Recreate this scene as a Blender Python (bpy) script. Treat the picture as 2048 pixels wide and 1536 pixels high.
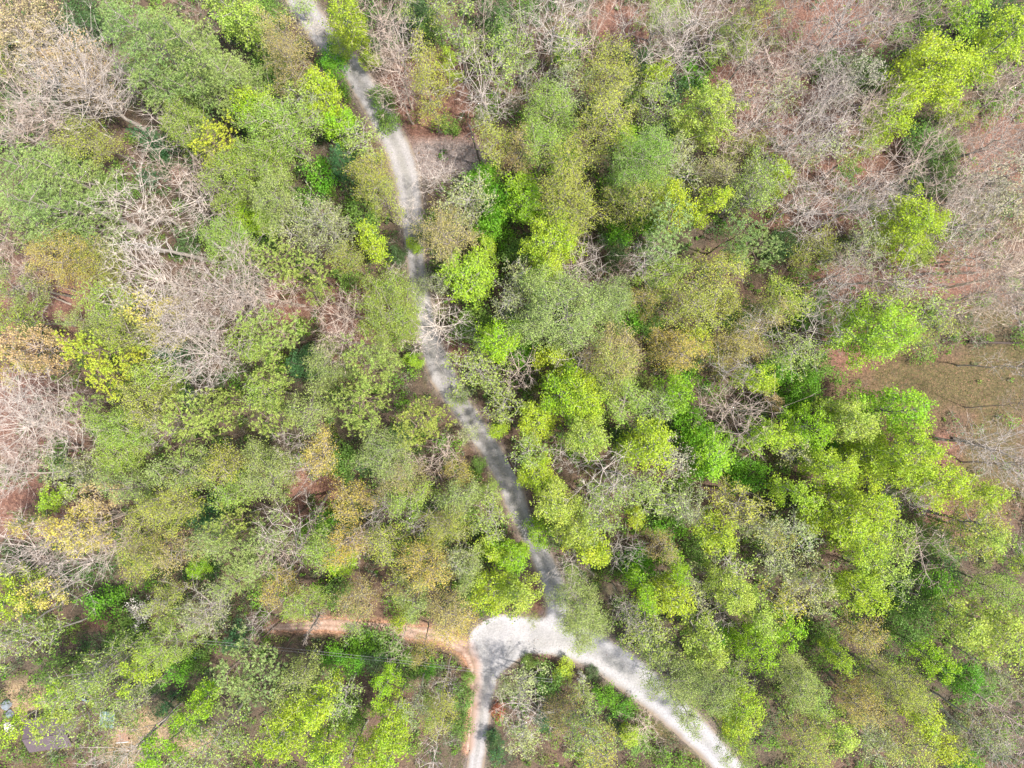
import bpy, math
import numpy as np
from mathutils import Vector, Matrix

scene = bpy.context.scene
for o in list(bpy.data.objects):
    bpy.data.objects.remove(o)
COL = scene.collection
rng = np.random.default_rng(7)

# ------------------------------------------------------------------ camera
H = 110.0                 # flying height of the camera in metres
F = 1422.0                # focal length in photograph pixels (2048 wide)
cam_d = bpy.data.cameras.new('camera')
cam_d.sensor_width = 36.0
cam_d.lens = 36.0 * F / 2048.0
cam_d.clip_start = 1.0
cam_d.clip_end = 1500.0
cam = bpy.data.objects.new('camera', cam_d)
cam.location = (0, 0, H)
COL.objects.link(cam)
scene.camera = cam

# ------------------------------------------------------------------ daylight
SUN_AZ = math.radians(-17)          # towards the sun, in the ground plane
SUN_EL = math.radians(63)
world = bpy.data.worlds.new('World')
scene.world = world
world.use_nodes = True
wn = world.node_tree.nodes
bg = wn['Background']
sky = wn.new('ShaderNodeTexSky')
sky.sky_type = 'NISHITA'
sky.sun_disc = False
sky.sun_elevation = SUN_EL
sky.sun_rotation = math.pi / 2 - SUN_AZ
sky.air_density = 1.0
sky.dust_density = 3.0
world.node_tree.links.new(sky.outputs[0], bg.inputs[0])
bg.inputs[1].default_value = 0.15
sd = bpy.data.lights.new('sun', 'SUN')
sd.energy = 3.9
sd.angle = math.radians(2.5)
sd.color = (1.0, 0.95, 0.88)
sun = bpy.data.objects.new('sun', sd)
sdir = Vector((math.cos(SUN_EL) * math.cos(SUN_AZ), math.cos(SUN_EL) * math.sin(SUN_AZ), math.sin(SUN_EL)))
sun.rotation_euler = sdir.to_track_quat('Z', 'Y').to_euler()
sun.location = sdir * 200
COL.objects.link(sun)
scene.view_settings.view_transform = 'Standard'
scene.view_settings.look = 'None'
scene.view_settings.gamma = 1.0
scene.view_settings.use_curve_mapping = False
scene.view_settings.exposure = 1.02
scene.render.engine = 'CYCLES'
scene.cycles.use_denoising = True
scene.cycles.denoising_input_passes = 'RGB_ALBEDO_NORMAL'
scene.cycles.denoising_prefilter = 'ACCURATE'
scene.cycles.max_bounces = 4
scene.cycles.diffuse_bounces = 3
scene.cycles.transmission_bounces = 3
scene.cycles.glossy_bounces = 2

# ------------------------------------------------------------------ helpers
def px(x, y, z=0.0):
    """photograph pixel -> world point at height z (straight-down view)"""
    k = (H - z) / F
    return np.array([(x - 1024) * k, -(y - 768) * k])

def terrain(x, y):
    x = np.asarray(x, float); y = np.asarray(y, float)
    return (0.7 * np.sin(x * 0.045 + 0.6) * np.cos(y * 0.05 - 0.4) + 0.35 * np.sin(x * 0.09 - y * 0.07))

def lin(rgb):
    c = np.array(rgb, float) / 255.0
    return np.where(c <= 0.04045, c / 12.92, ((c + 0.055) / 1.055) ** 2.4)

def new_mesh(name, V, faces_flat, nper, mat, attrs=None, smooth=False):
    """V (n,3); faces as one flat index array, all with nper corners (or an array of counts)"""
    me = bpy.data.meshes.new(name)
    V = np.asarray(V, np.float32)
    faces_flat = np.asarray(faces_flat, np.int32).ravel()
    if np.isscalar(nper):
        counts = np.full(len(faces_flat) // nper, nper, np.int32)
    else:
        counts = np.asarray(nper, np.int32)
    me.vertices.add(len(V)); me.vertices.foreach_set('co', V.ravel())
    me.loops.add(len(faces_flat)); me.loops.foreach_set('vertex_index', faces_flat)
    me.polygons.add(len(counts))
    starts = np.concatenate(([0], np.cumsum(counts)[:-1])).astype(np.int32)
    me.polygons.foreach_set('loop_start', starts)
    me.polygons.foreach_set('loop_total', counts)
    if smooth:
        me.polygons.foreach_set('use_smooth', np.ones(len(counts), bool))
    me.update(calc_edges=True)
    if attrs:
        for k, a in attrs.items():
            a = np.asarray(a, np.float32)
            if a.ndim == 1:
                at = me.attributes.new(k, 'FLOAT', 'POINT'); at.data.foreach_set('value', a)
            else:
                at = me.attributes.new(k, 'FLOAT_COLOR', 'POINT')
                at.data.foreach_set('color', np.concatenate([a, np.ones((len(a), 1), np.float32)], 1).ravel())
    me.materials.append(mat)
    return me

def link(name, me, parent=None, color=None):
    o = bpy.data.objects.new(name, me)
    COL.objects.link(o)
    if parent is not None:
        o.parent = parent
    if color is not None:
        o.color = (*color, 1.0)
    return o

def tag(o, label=None, category=None, group=None, kind=None):
    if label: o['label'] = label
    if category: o['category'] = category
    if group: o['group'] = group
    if kind: o['kind'] = kind
    return o

def basis(d):
    d = d / np.maximum(np.linalg.norm(d, axis=1, keepdims=True), 1e-9)
    ref = np.where(np.abs(d[:, 2:3]) < 0.9, np.array([[0, 0, 1.0]]), np.array([[1.0, 0, 0]]))
    u = np.cross(d, ref); u /= np.maximum(np.linalg.norm(u, axis=1, keepdims=True), 1e-9)
    v = np.cross(d, u)
    return d, u, v

def tubes(P0, P1, R0, R1, n):
    """tapered prisms, vectorised -> V, quads"""
    m = len(P0)
    d, u, v = basis(P1 - P0)
    a = np.arange(n) * 2 * np.pi / n
    ring = u[:, None, :] * np.cos(a)[None, :, None] + v[:, None, :] * np.sin(a)[None, :, None]
    A = P0[:, None, :] + ring * R0[:, None, None]
    B = P1[:, None, :] + ring * R1[:, None, None]
    V = np.concatenate([A, B], 1).reshape(-1, 3)
    i = np.arange(n); j = (i + 1) % n
    q = np.stack([i, j, j + n, i + n], 1)
    Fq = (q[None] + (np.arange(m) * 2 * n)[:, None, None]).reshape(-1, 4)
    return V, Fq

def leaf_quads(C, size, up=0.6, g=None, aspect=0.75):
    g = g or rng
    n = len(C)
    nrm = g.normal(size=(n, 3)); nrm /= np.linalg.norm(nrm, axis=1, keepdims=True)
    nrm[:, 2] = np.abs(nrm[:, 2]) + up
    d, u, v = basis(nrm)
    a = g.uniform(0, 2 * np.pi, n)[:, None]
    e1 = u * np.cos(a) + v * np.sin(a); e2 = -u * np.sin(a) + v * np.cos(a)
    s = (size * g.uniform(0.65, 1.35, n))[:, None] * 0.5
    V = np.stack([C - e1 * s, C + e2 * s * aspect - e1 * s * 0.1, C + e1 * s, C - e2 * s * aspect + e1 * s * 0.15], 1).reshape(-1, 3)
    return V, np.arange(4 * n).reshape(-1, 4)

def blades(C, D, L, W, g=None):
    """thin triangles from C along D"""
    g = g or rng
    d, u, v = basis(D)
    a = g.uniform(0, 2 * np.pi, len(C))[:, None]
    e = u * np.cos(a) + v * np.sin(a)
    L = np.asarray(L)[:, None] if np.ndim(L) else L
    W = np.asarray(W)[:, None] if np.ndim(W) else W
    V = np.stack([C - e * W * 0.5, C + e * W * 0.5, C + d * L], 1).reshape(-1, 3)
    return V, np.arange(3 * len(C)).reshape(-1, 3)

# ------------------------------------------------------------------ materials
def mat_new(name):
    m = bpy.data.materials.new(name); m.use_nodes = True
    nt = m.node_tree
    b = nt.nodes['Principled BSDF']
    return m, nt, b

def node(nt, t, **kw):
    n = nt.nodes.new(t)
    for k, v in kw.items():
        if k.startswith('i_'):
            n.inputs[int(k[2:])].default_value = v
        else:
            setattr(n, k, v)
    return n

def ramp(nt, stops):
    r = nt.nodes.new('ShaderNodeValToRGB')
    el = r.color_ramp.elements
    while len(el) < len(stops): el.new(0.5)
    for e, (p, c) in zip(el, stops):
        e.position = p; e.color = (*c, 1) if len(c) == 3 else c
    return r

def mixc(nt, a, b, fac, mode='MIX'):
    n = nt.nodes.new('ShaderNodeMix'); n.data_type = 'RGBA'; n.blend_type = mode
    for inp, v in ((n.inputs[0], fac), (n.inputs[6], a), (n.inputs[7], b)):
        if isinstance(v, (int, float)): inp.default_value = v
        elif isinstance(v, (tuple, list)): inp.default_value = (*v, 1) if len(v) == 3 else v
        else: nt.links.new(v, inp)
    return n.outputs[2]

def noise(nt, scale, detail=4.0, rough=0.6, vec=None):
    n = nt.nodes.new('ShaderNodeTexNoise')
    n.inputs['Scale'].default_value = scale; n.inputs['Detail'].default_value = detail
    n.inputs['Roughness'].default_value = rough
    if vec is not None: nt.links.new(vec, n.inputs['Vector'])
    return n

def foliage_material(name, translucent=0.4, attr=None, spread=0.35, rough=0.55):
    m, nt, b = mat_new(name)
    geo = nt.nodes.new('ShaderNodeNewGeometry')
    if attr:
        ca = nt.nodes.new('ShaderNodeAttribute'); ca.attribute_name = attr
        col = ca.outputs['Color']
    else:
        oi = nt.nodes.new('ShaderNodeObjectInfo'); col = oi.outputs['Color']
    hsv = nt.nodes.new('ShaderNodeHueSaturation')
    nt.links.new(col, hsv.inputs['Color'])
    mr = node(nt, 'ShaderNodeMapRange'); mr.inputs[3].default_value = 1 - spread; mr.inputs[4].default_value = 1 + spread
    nt.links.new(geo.outputs['Random Per Island'], mr.inputs[0]); nt.links.new(mr.outputs[0], hsv.inputs['Value'])
    tc = nt.nodes.new('ShaderNodeNewGeometry')
    nz = noise(nt, 0.45, 3, 0.6, tc.outputs['Position'])
    mh = node(nt, 'ShaderNodeMapRange'); mh.inputs[1].default_value = 0.3; mh.inputs[2].default_value = 0.7
    mh.inputs[3].default_value = 0.485; mh.inputs[4].default_value = 0.515
    nt.links.new(nz.outputs[0], mh.inputs[0]); nt.links.new(mh.outputs[0], hsv.inputs['Hue'])
    nt.links.new(hsv.outputs[0], b.inputs['Base Color'])
    b.inputs['Roughness'].default_value = rough
    b.inputs['Specular IOR Level'].default_value = 0.35
    tr = nt.nodes.new('ShaderNodeBsdfTranslucent')
    hs2 = nt.nodes.new('ShaderNodeHueSaturation'); hs2.inputs['Saturation'].default_value = 1.1; hs2.inputs['Value'].default_value = 1.15
    nt.links.new(hsv.outputs[0], hs2.inputs['Color']); nt.links.new(hs2.outputs[0], tr.inputs['Color'])
    mx = nt.nodes.new('ShaderNodeMixShader'); mx.inputs[0].default_value = translucent
    nt.links.new(b.outputs[0], mx.inputs[1]); nt.links.new(tr.outputs[0], mx.inputs[2])
    nt.links.new(mx.outputs[0], nt.nodes['Material Output'].inputs[0])
    return m

def bark_material(name):
    m, nt, b = mat_new(name)
    oi = nt.nodes.new('ShaderNodeObjectInfo')
    tc = nt.nodes.new('ShaderNodeTexCoord')
    mp = nt.nodes.new('ShaderNodeMapping'); mp.inputs['Scale'].default_value = (3, 3, 0.7)
    nt.links.new(tc.outputs['Object'], mp.inputs[0])
    nz = noise(nt, 3.0, 6, 0.7, mp.outputs[0])
    r = ramp(nt, [(0.3, (0.45, 0.43, 0.42)), (0.65, (1.15, 1.12, 1.1))])
    nt.links.new(nz.outputs[0], r.inputs[0])
    c = mixc(nt, oi.outputs['Color'], r.outputs[0], 1.0, 'MULTIPLY')
    nt.links.new(c, b.inputs['Base Color'])
    b.inputs['Roughness'].default_value = 0.85
    bp = nt.nodes.new('ShaderNodeBump'); bp.inputs['Strength'].default_value = 0.5; bp.inputs['Distance'].default_value = 0.05
    nt.links.new(nz.outputs[0], bp.inputs['Height']); nt.links.new(bp.outputs[0], b.inputs['Normal'])
    return m

M_LEAF = foliage_material('broad_leaf', 0.40, spread=0.45)
M_FUZZ = foliage_material('budding_leaf', 0.30, spread=0.4)
M_NEEDLE = foliage_material('pine_needle', 0.22, spread=0.35)
M_PETAL = foliage_material('petal', 0.35, spread=0.15)
M_BARK = bark_material('bark')
M_UNDER = foliage_material('undergrowth_leaf', 0.35, attr='tone', spread=0.45)
M_LITTER = foliage_material('fallen_leaf', 0.1, attr='tone', spread=0.5, rough=0.8)

# colour of the leaves of each kind of tree as it looks in daylight, turned into an albedo
AL = 0.66
def alb(rgb, k=1.0):
    return tuple(np.clip(lin(rgb) * AL * k, 0, 0.8))
# ------------------------------------------------------------------ noise in numpy
def vnoise(x, y, s, seed=0):
    """smooth value noise, cell size s"""
    x = np.asarray(x, float) / s + 500.3 + seed * 17.1; y = np.asarray(y, float) / s + 500.7 + seed * 31.7
    xi = np.floor(x).astype(np.int64); yi = np.floor(y).astype(np.int64)
    fx = x - xi; fy = y - yi
    fx = fx * fx * (3 - 2 * fx); fy = fy * fy * (3 - 2 * fy)
    def h(a, b):
        n = (a * 374761393 + b * 668265263 + seed * 974711) & 0xffffffff
        n = ((n ^ (n >> 13)) * 1274126177) & 0xffffffff
        return ((n ^ (n >> 16)) & 0xffff) / 65535.0
    return (h(xi, yi) * (1 - fx) + h(xi + 1, yi) * fx) * (1 - fy) + (h(xi, yi + 1) * (1 - fx) + h(xi + 1, yi + 1) * fx) * fy

def fbm(x, y, s, seed=0, o=4):
    t = 0; a = 0.5; n = 0
    for i in range(o):
        t = t + a * vnoise(x, y, s / 2 ** i, seed + i); n += a; a *= 0.5
    return t / n

# ------------------------------------------------------------------ roads (centre lines in photograph pixels, half widths in px)
MAIN = [(570, -60, 24), (598, 0, 24), (628, 45, 27), (660, 90, 26), (700, 130, 24), (735, 185, 26), (765, 240, 26), (798, 300, 27),
        (815, 360, 28), (822, 420, 25), (827, 480, 21), (834, 540, 20), (843, 600, 21), (853, 650, 22), (866, 705, 26), (885, 750, 28),
        (912, 800, 24), (945, 845, 24), (975, 890, 23), (1003, 935, 25), (1022, 975, 25), (1036, 1015, 22), (1056, 1060, 21),
        (1078, 1105, 22), (1100, 1150, 24), (1115, 1200, 26), (1118, 1250, 26)]
LANE = [(966, 1282, 26), (1010, 1276, 33), (1060, 1270, 35), (1110, 1278, 36), (1160, 1292, 38), (1205, 1312, 38), (1250, 1342, 40),
        (1300, 1382, 38), (1345, 1420, 34), (1395, 1468, 30), (1440, 1515, 27), (1500, 1580, 27)]
SOUTH = [(1004, 1280, 44), (988, 1312, 37), (972, 1350, 25), (966, 1402, 20), (960, 1460, 19), (950, 1536, 17), (942, 1600, 16)]
CLAY = [(540, 1254, 5), (600, 1251, 9), (650, 1250, 12), (700, 1251, 11), (770, 1256, 12), (830, 1263, 12), (890, 1273, 13), (932, 1296, 14),
        (948, 1330, 11), (950, 1380, 8), (946, 1430, 7), (938, 1500, 6)]

def seg_sdf(pts, X, Y, soft=False):
    """signed distance to a variable-width polyline, in metres"""
    best = np.full(X.shape, 1e9); bu = np.zeros(X.shape)
    for (x0, y0, w0), (x1, y1, w1) in zip(pts[:-1], pts[1:]):
        a = px(x0, y0); b = px(x1, y1); k = H / F
        d = b - a; L2 = d @ d
        t = np.clip(((X - a[0]) * d[0] + (Y - a[1]) * d[1]) / L2, 0, 1)
        dx = X - (a[0] + t * d[0]); dy = Y - (a[1] + t * d[1])
        dist = np.hypot(dx, dy); w = (w0 + (w1 - w0) * t) * k
        s = dist - w
        side = np.sign(d[0] * dy - d[1] * dx)
        m = s < best
        best = np.where(m, s, best); bu = np.where(m, side * dist / w, bu)
    return best, bu

def smin(a, b, k):
    h = np.clip(0.5 + 0.5 * (b - a) / k, 0, 1)
    return b * (1 - h) + a * h - k * h * (1 - h)

def road_sdf(X, Y):
    a, ua = seg_sdf(MAIN, X, Y); b, ub = seg_sdf(LANE, X, Y); c, uc = seg_sdf(SOUTH, X, Y)
    s = smin(smin(a, b, 2.0), c, 3.6)
    u = np.where(a < np.minimum(b, c), ua, np.where(b < c, ub, uc))
    white = np.clip(1.1 - np.clip(b / 5.0, 0, 1), 0, 1)
    return s, u, white

def clay_sdf(X, Y):
    return seg_sdf(CLAY, X, Y)

def sheet(name, sdf, step, z_off, mat, margin, attrs_fn, bounds):
    """a thin sheet cut out of a fine grid where sdf < 0, its rim moved onto the zero line"""
    x = np.arange(bounds[0], bounds[1], step); y = np.arange(bounds[2], bounds[3], step)
    X, Y = np.meshgrid(x, y)
    S = sdf(X, Y)
    inside = S < 0
    cell = inside[:-1, :-1] | inside[1:, :-1] | inside[:-1, 1:] | inside[1:, 1:]
    e = 0.05
    out = ~inside
    gx = (sdf(X + e, Y) - S) / e; gy = (sdf(X, Y + e) - S) / e
    gl = np.maximum(gx * gx + gy * gy, 0.25)
    mv = np.where(out, np.clip(S, 0, step * 1.3), 0)
    X2 = X - gx * mv / gl; Y2 = Y - gy * mv / gl
    idx = np.full(X.shape, -1)
    used = np.zeros(X.shape, bool)
    used[:-1, :-1] |= cell; used[1:, :-1] |= cell; used[:-1, 1:] |= cell; used[1:, 1:] |= cell
    idx[used] = np.arange(used.sum())
    f = np.stack([idx[:-1, :-1][cell], idx[:-1, 1:][cell], idx[1:, 1:][cell], idx[1:, :-1][cell]], 1)
    xs = X2[used]; ys = Y2[used]
    V = np.stack([xs, ys, terrain(xs, ys) + z_off], 1)
    me = new_mesh(name, V, f, 4, mat, attrs_fn(xs, ys), smooth=True)
    return link(name, me)

# places on the ground, photograph pixels: x, y, rx, ry
RED_BANKS = [(850, 215, 95, 120), (950, 300, 60, 40), (75, 610, 120, 110), (60, 830, 130, 90), (60, 1010, 130, 60), (320, 345, 40, 25), (1240, 50, 60, 60),
             (700, 640, 60, 90), (900, 690, 50, 60), (560, 610, 60, 60), (1950, 1000, 100, 90), (1820, 560, 200, 70), (1560, 190, 150, 140), (1990, 300, 80, 90),
             (1720, 728, 80, 30), (1925, 895, 70, 50), (640, 980, 60, 60), (1090, 1215, 55, 55), (1100, 1305, 60, 16), (1620, 430, 100, 60), (1700, 700, 60, 60), (1640, 60, 150, 70), (1460, 150, 60, 60), (1700, 330, 120, 70), (1890, 900, 60, 60), (240, 1240, 60, 25)]
TURNOUT = [(900, 318, 62, 36), (850, 330, 40, 40)]
MEADOW = [(1860, 780, 160, 75), (2000, 740, 110, 90), (1990, 930, 90, 110), (1950, 640, 80, 40)]
YARD = [(60, 1400, 60, 40), (300, 1462, 45, 35), (400, 1480, 50, 30), (250, 1490, 40, 30)]
VERGE = [(1190, 1325, 30, 12), (1250, 1375, 30, 16), (1290, 1415, 30, 18), (1330, 1465, 40, 24), (1390, 1520, 40, 28), (770, 270, 20, 40)]

def blob(X, Y, zones, soft=0.35, seed=3):
    k = H / F
    w = np.zeros(np.shape(X)); nz = (fbm(X, Y, 6.0, seed) - 0.5) * 1.3
    for (cx, cy, rx, ry) in zones:
        c = px(cx, cy)
        d = np.hypot((X - c[0]) / (rx * k), (Y - c[1]) / (ry * k)) + nz
        w = np.maximum(w, np.clip((1 + soft - d) / (2 * soft), 0, 1))
    return w

def open_ground(X, Y):
    return np.maximum.reduce([blob(X, Y, RED_BANKS), blob(X, Y, TURNOUT), blob(X, Y, MEADOW), blob(X, Y, YARD) * 0.8])

# ------------------------------------------------------------------ ground material
def ground_material():
    m, nt, b = mat_new('forest_floor')
    geo = nt.nodes.new('ShaderNodeNewGeometry'); P = geo.outputs['Position']
    a = nt.nodes.new('ShaderNodeAttribute'); a.attribute_name = 'zone'      # r: red litter, g: meadow grass, b: bare grit
    a2 = nt.nodes.new('ShaderNodeAttribute'); a2.attribute_name = 'zone2'   # r: road shoulder clay, g: yard
    s1 = nt.nodes.new('ShaderNodeSeparateColor'); nt.links.new(a.outputs['Color'], s1.inputs[0])
    s2 = nt.nodes.new('ShaderNodeSeparateColor'); nt.links.new(a2.outputs['Color'], s2.inputs[0])
    n1 = noise(nt, 0.35, 6, 0.65, P); n2 = noise(nt, 2.2, 6, 0.75, P); n3 = noise(nt, 9.0, 4, 0.8, P)
    vo = nt.nodes.new('ShaderNodeTexVoronoi'); vo.inputs['Scale'].default_value = 7.0; nt.links.new(P, vo.inputs['Vector'])
    base = ramp(nt, [(0.3, (0.040, 0.036, 0.022)), (0.5, (0.085, 0.062, 0.042)), (0.72, (0.065, 0.080, 0.030))])
    nt.links.new(n1.outputs[0], base.inputs[0])
    litter = ramp(nt, [(0.25, (0.075, 0.036, 0.025)), (0.5, (0.165, 0.082, 0.056)), (0.75, (0.27, 0.16, 0.115))])
    nt.links.new(n2.outputs[0], litter.inputs[0])
    grass = ramp(nt, [(0.3, (0.048, 0.050, 0.014)), (0.5, (0.082, 0.074, 0.024)), (0.7, (0.16, 0.10, 0.055))])
    nt.links.new(n2.outputs[0], grass.inputs[0])
    grit = ramp(nt, [(0.3, (0.11, 0.09, 0.08)), (0.55, (0.20, 0.165, 0.15)), (0.75, (0.30, 0.26, 0.235))])
    nt.links.new(n2.outputs[0], grit.inputs[0])
    clay = ramp(nt, [(0.3, (0.24, 0.115, 0.06)), (0.7, (0.46, 0.27, 0.18))])
    nt.links.new(n2.outputs[0], clay.inputs[0])
    yard = ramp(nt, [(0.3, (0.12, 0.11, 0.045)), (0.5, (0.25, 0.18, 0.10)), (0.7, (0.36, 0.26, 0.18))])
    nt.links.new(n2.outputs[0], yard.inputs[0])
    c = mixc(nt, base.outputs[0], litter.outputs[0], s1.outputs[0])
    c = mixc(nt, c, grass.outputs[0], s1.outputs[1])
    c = mixc(nt, c, grit.outputs[0], s1.outputs[2])
    c = mixc(nt, c, yard.outputs[0], s2.outputs[1])
    c = mixc(nt, c, clay.outputs[0], s2.outputs[0])
    sp = ramp(nt, [(0.0, (0.55, 0.5, 0.5)), (0.5, (1.0, 1.0, 1.0)), (1.0, (1.5, 1.45, 1.4))])
    sc = nt.nodes.new('ShaderNodeSeparateColor'); nt.links.new(vo.outputs['Color'], sc.inputs[0]); nt.links.new(sc.outputs[0], sp.inputs[0])
    c = mixc(nt, c, sp.outputs[0], 0.8, 'MULTIPLY')
    nt.links.new(c, b.inputs['Base Color']); b.inputs['Roughness'].default_value = 0.95
    bp = nt.nodes.new('ShaderNodeBump'); bp.inputs['Strength'].default_value = 0.8; bp.inputs['Distance'].default_value = 0.12
    nt.links.new(n3.outputs[0], bp.inputs['Height']); nt.links.new(bp.outputs[0], b.inputs['Normal'])
    return m

def gravel_material():
    m, nt, b = mat_new('gravel')
    geo = nt.nodes.new('ShaderNodeNewGeometry'); P = geo.outputs['Position']
    au = nt.nodes.new('ShaderNodeAttribute'); au.attribute_name = 'across'
    aw = nt.nodes.new('ShaderNodeAttribute'); aw.attribute_name = 'white'
    ac = nt.nodes.new('ShaderNodeAttribute'); ac.attribute_name = 'clay'
    n1 = noise(nt, 0.5, 5, 0.6, P); n2 = noise(nt, 4.0, 6, 0.8, P); n3 = noise(nt, 14.0, 3, 0.8, P)
    grey = ramp(nt, [(0.3, (0.20, 0.187, 0.178)), (0.5, (0.265, 0.25, 0.24)), (0.7, (0.335, 0.318, 0.306))])
    nt.links.new(n2.outputs[0], grey.inputs[0])
    white = ramp(nt, [(0.3, (0.215, 0.208, 0.21)), (0.5, (0.305, 0.295, 0.295)), (0.7, (0.395, 0.385, 0.38))])
    nt.links.new(n2.outputs[0], white.inputs[0])
    c = mixc(nt, grey.outputs[0], white.outputs[0], aw.outputs['Fac'])
    # wheel ruts run along the road: two smoother, paler bands each side of the crown
    wv = nt.nodes.new('ShaderNodeMath'); wv.operation = 'ABSOLUTE'; nt.links.new(au.outputs['Fac'], wv.inputs[0])
    rut = ramp(nt, [(0.0, (0.74, 0.75, 0.70)), (0.2, (0.88, 0.88, 0.86)), (0.38, (1.10, 1.10, 1.11)), (0.55, (1.08, 1.08, 1.08)), (0.75, (0.92, 0.90, 0.88)), (1.0, (0.66, 0.57, 0.49))])
    nt.links.new(wv.outputs[0], rut.inputs[0])
    c = mixc(nt, c, rut.outputs[0], 0.75, 'MULTIPLY')
    pat = ramp(nt, [(0.35, (0.90, 0.90, 0.92)), (0.65, (1.05, 1.04, 1.03))])
    nt.links.new(n1.outputs[0], pat.inputs[0])
    c = mixc(nt, c, pat.outputs[0], 0.8, 'MULTIPLY')
    c = mixc(nt, c, (0.30, 0.165, 0.10), ac.outputs['Fac'])
    # earth and fallen leaves blown over the rim
    edge = nt.nodes.new('ShaderNodeMath'); edge.operation = 'MULTIPLY_ADD'
    nt.links.new(n2.outputs[0], edge.inputs[0]); edge.inputs[1].default_value = 0.9; nt.links.new(wv.outputs[0], edge.inputs[2])
    er = ramp(nt, [(0.0, (0, 0, 0)), (0.72, (0, 0, 0)), (0.96, (1, 1, 1))]); 
    sc2 = nt.nodes.new('ShaderNodeMath'); sc2.operation = 'MULTIPLY'; sc2.inputs[1].default_value = 0.62
    nt.links.new(edge.outputs[0], sc2.inputs[0]); nt.links.new(sc2.outputs[0], er.inputs[0])
    c = mixc(nt, c, (0.20, 0.15, 0.10), er.outputs[0])
    nt.links.new(c, b.inputs['Base Color']); b.inputs['Roughness'].default_value = 0.95
    bp = nt.nodes.new('ShaderNodeBump'); bp.inputs['Strength'].default_value = 0.6; bp.inputs['Distance'].default_value = 0.05
    nt.links.new(n3.outputs[0], bp.inputs['Height']); nt.links.new(bp.outputs[0], b.inputs['Normal'])
    return m

def clay_material():
    m, nt, b = mat_new('red_clay')
    geo = nt.nodes.new('ShaderNodeNewGeometry'); P = geo.outputs['Position']
    n2 = noise(nt, 2.5, 6, 0.75, P); n3 = noise(nt, 12.0, 3, 0.8, P)
    au = nt.nodes.new('ShaderNodeAttribute'); au.attribute_name = 'across'
    cl = ramp(nt, [(0.3, (0.19, 0.115, 0.08)), (0.5, (0.30, 0.20, 0.15)), (0.72, (0.40, 0.30, 0.25))])
    nt.links.new(n2.outputs[0], cl.inputs[0])
    wv = nt.nodes.new('ShaderNodeMath'); wv.operation = 'ABSOLUTE'; nt.links.new(au.outputs['Fac'], wv.inputs[0])
    rut = ramp(nt, [(0.0, (0.8, 0.78, 0.74)), (0.45, (1.25, 1.25, 1.25)), (0.7, (1.0, 0.98, 0.95)), (1.0, (0.6, 0.55, 0.5))])
    nt.links.new(wv.outputs[0], rut.inputs[0])
    c = mixc(nt, cl.outputs[0], rut.outputs[0], 0.8, 'MULTIPLY')
    nt.links.new(c, b.inputs['Base Color']); b.inputs['Roughness'].default_value = 0.95
    bp = nt.nodes.new('ShaderNodeBump'); bp.inputs['Strength'].default_value = 0.6; bp.inputs['Distance'].default_value = 0.05
    nt.links.new(n3.outputs[0], bp.inputs['Height']); nt.links.new(bp.outputs[0], b.inputs['Normal'])
    return m

# ------------------------------------------------------------------ ground sheet
def build_ground():
    def axis(a, n_in, b, n_out):
        inner = np.linspace(-a, a, n_in)
        t = np.linspace(0, 1, n_out + 1)[1:] ** 1.6
        o = a + t * (b - a)
        return np.concatenate([-o[::-1], inner, o])
    x = axis(95, 420, 600, 24); y = axis(75, 330, 600, 24)
    X, Y = np.meshgrid(x, y)
    Z = terrain(X, Y) + (fbm(X, Y, 2.5, 9, 3) - 0.5) * 0.25 * np.clip((np.minimum(road_sdf(X, Y)[0], clay_sdf(X, Y)[0]) - 0.8) / 2.0, 0, 1)
    s, u, w = road_sdf(X, Y); cs, _ = clay_sdf(X, Y)
    red = blob(X, Y, RED_BANKS); far = np.clip(fbm(X, Y, 14, 21) * 2.4 - 0.85, 0, 1) * 0.4
    red = np.maximum(red, far); mead = blob(X, Y, MEADOW) * 0.85
    red = np.maximum(red, blob(X, Y, [(1850, 775, 215, 110), (1990, 930, 120, 130)]) * 0.8)
    mead = np.maximum(mead, blob(X, Y, VERGE, 0.5))
    grit = np.maximum(blob(X, Y, TURNOUT), np.clip(1 - s / 0.7, 0, 1) * 0.7)
    cl = np.clip(1 - cs / 0.9, 0, 1); yard = blob(X, Y, YARD)
    n = X.size; nx = len(x); ny = len(y)
    i = np.arange(nx * ny).reshape(ny, nx)
    f = np.stack([i[:-1, :-1], i[:-1, 1:], i[1:, 1:], i[1:, :-1]], -1).reshape(-1, 4)
    z1 = np.stack([red.ravel(), mead.ravel(), grit.ravel()], 1)
    z2 = np.stack([cl.ravel(), yard.ravel(), np.zeros(n)], 1)
    me = new_mesh('ground', np.stack([X.ravel(), Y.ravel(), Z.ravel()], 1), f, 4, ground_material(), {'zone': z1, 'zone2': z2}, smooth=True)
    tag(link('ground', me), kind='structure')

build_ground()

def rough_edge(sdf, amp=0.24, seed=5):
    def g(X, Y):
        return sdf(X, Y) + (fbm(X, Y, 2.2, seed, 4) - 0.5) * 2 * amp
    return g

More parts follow.
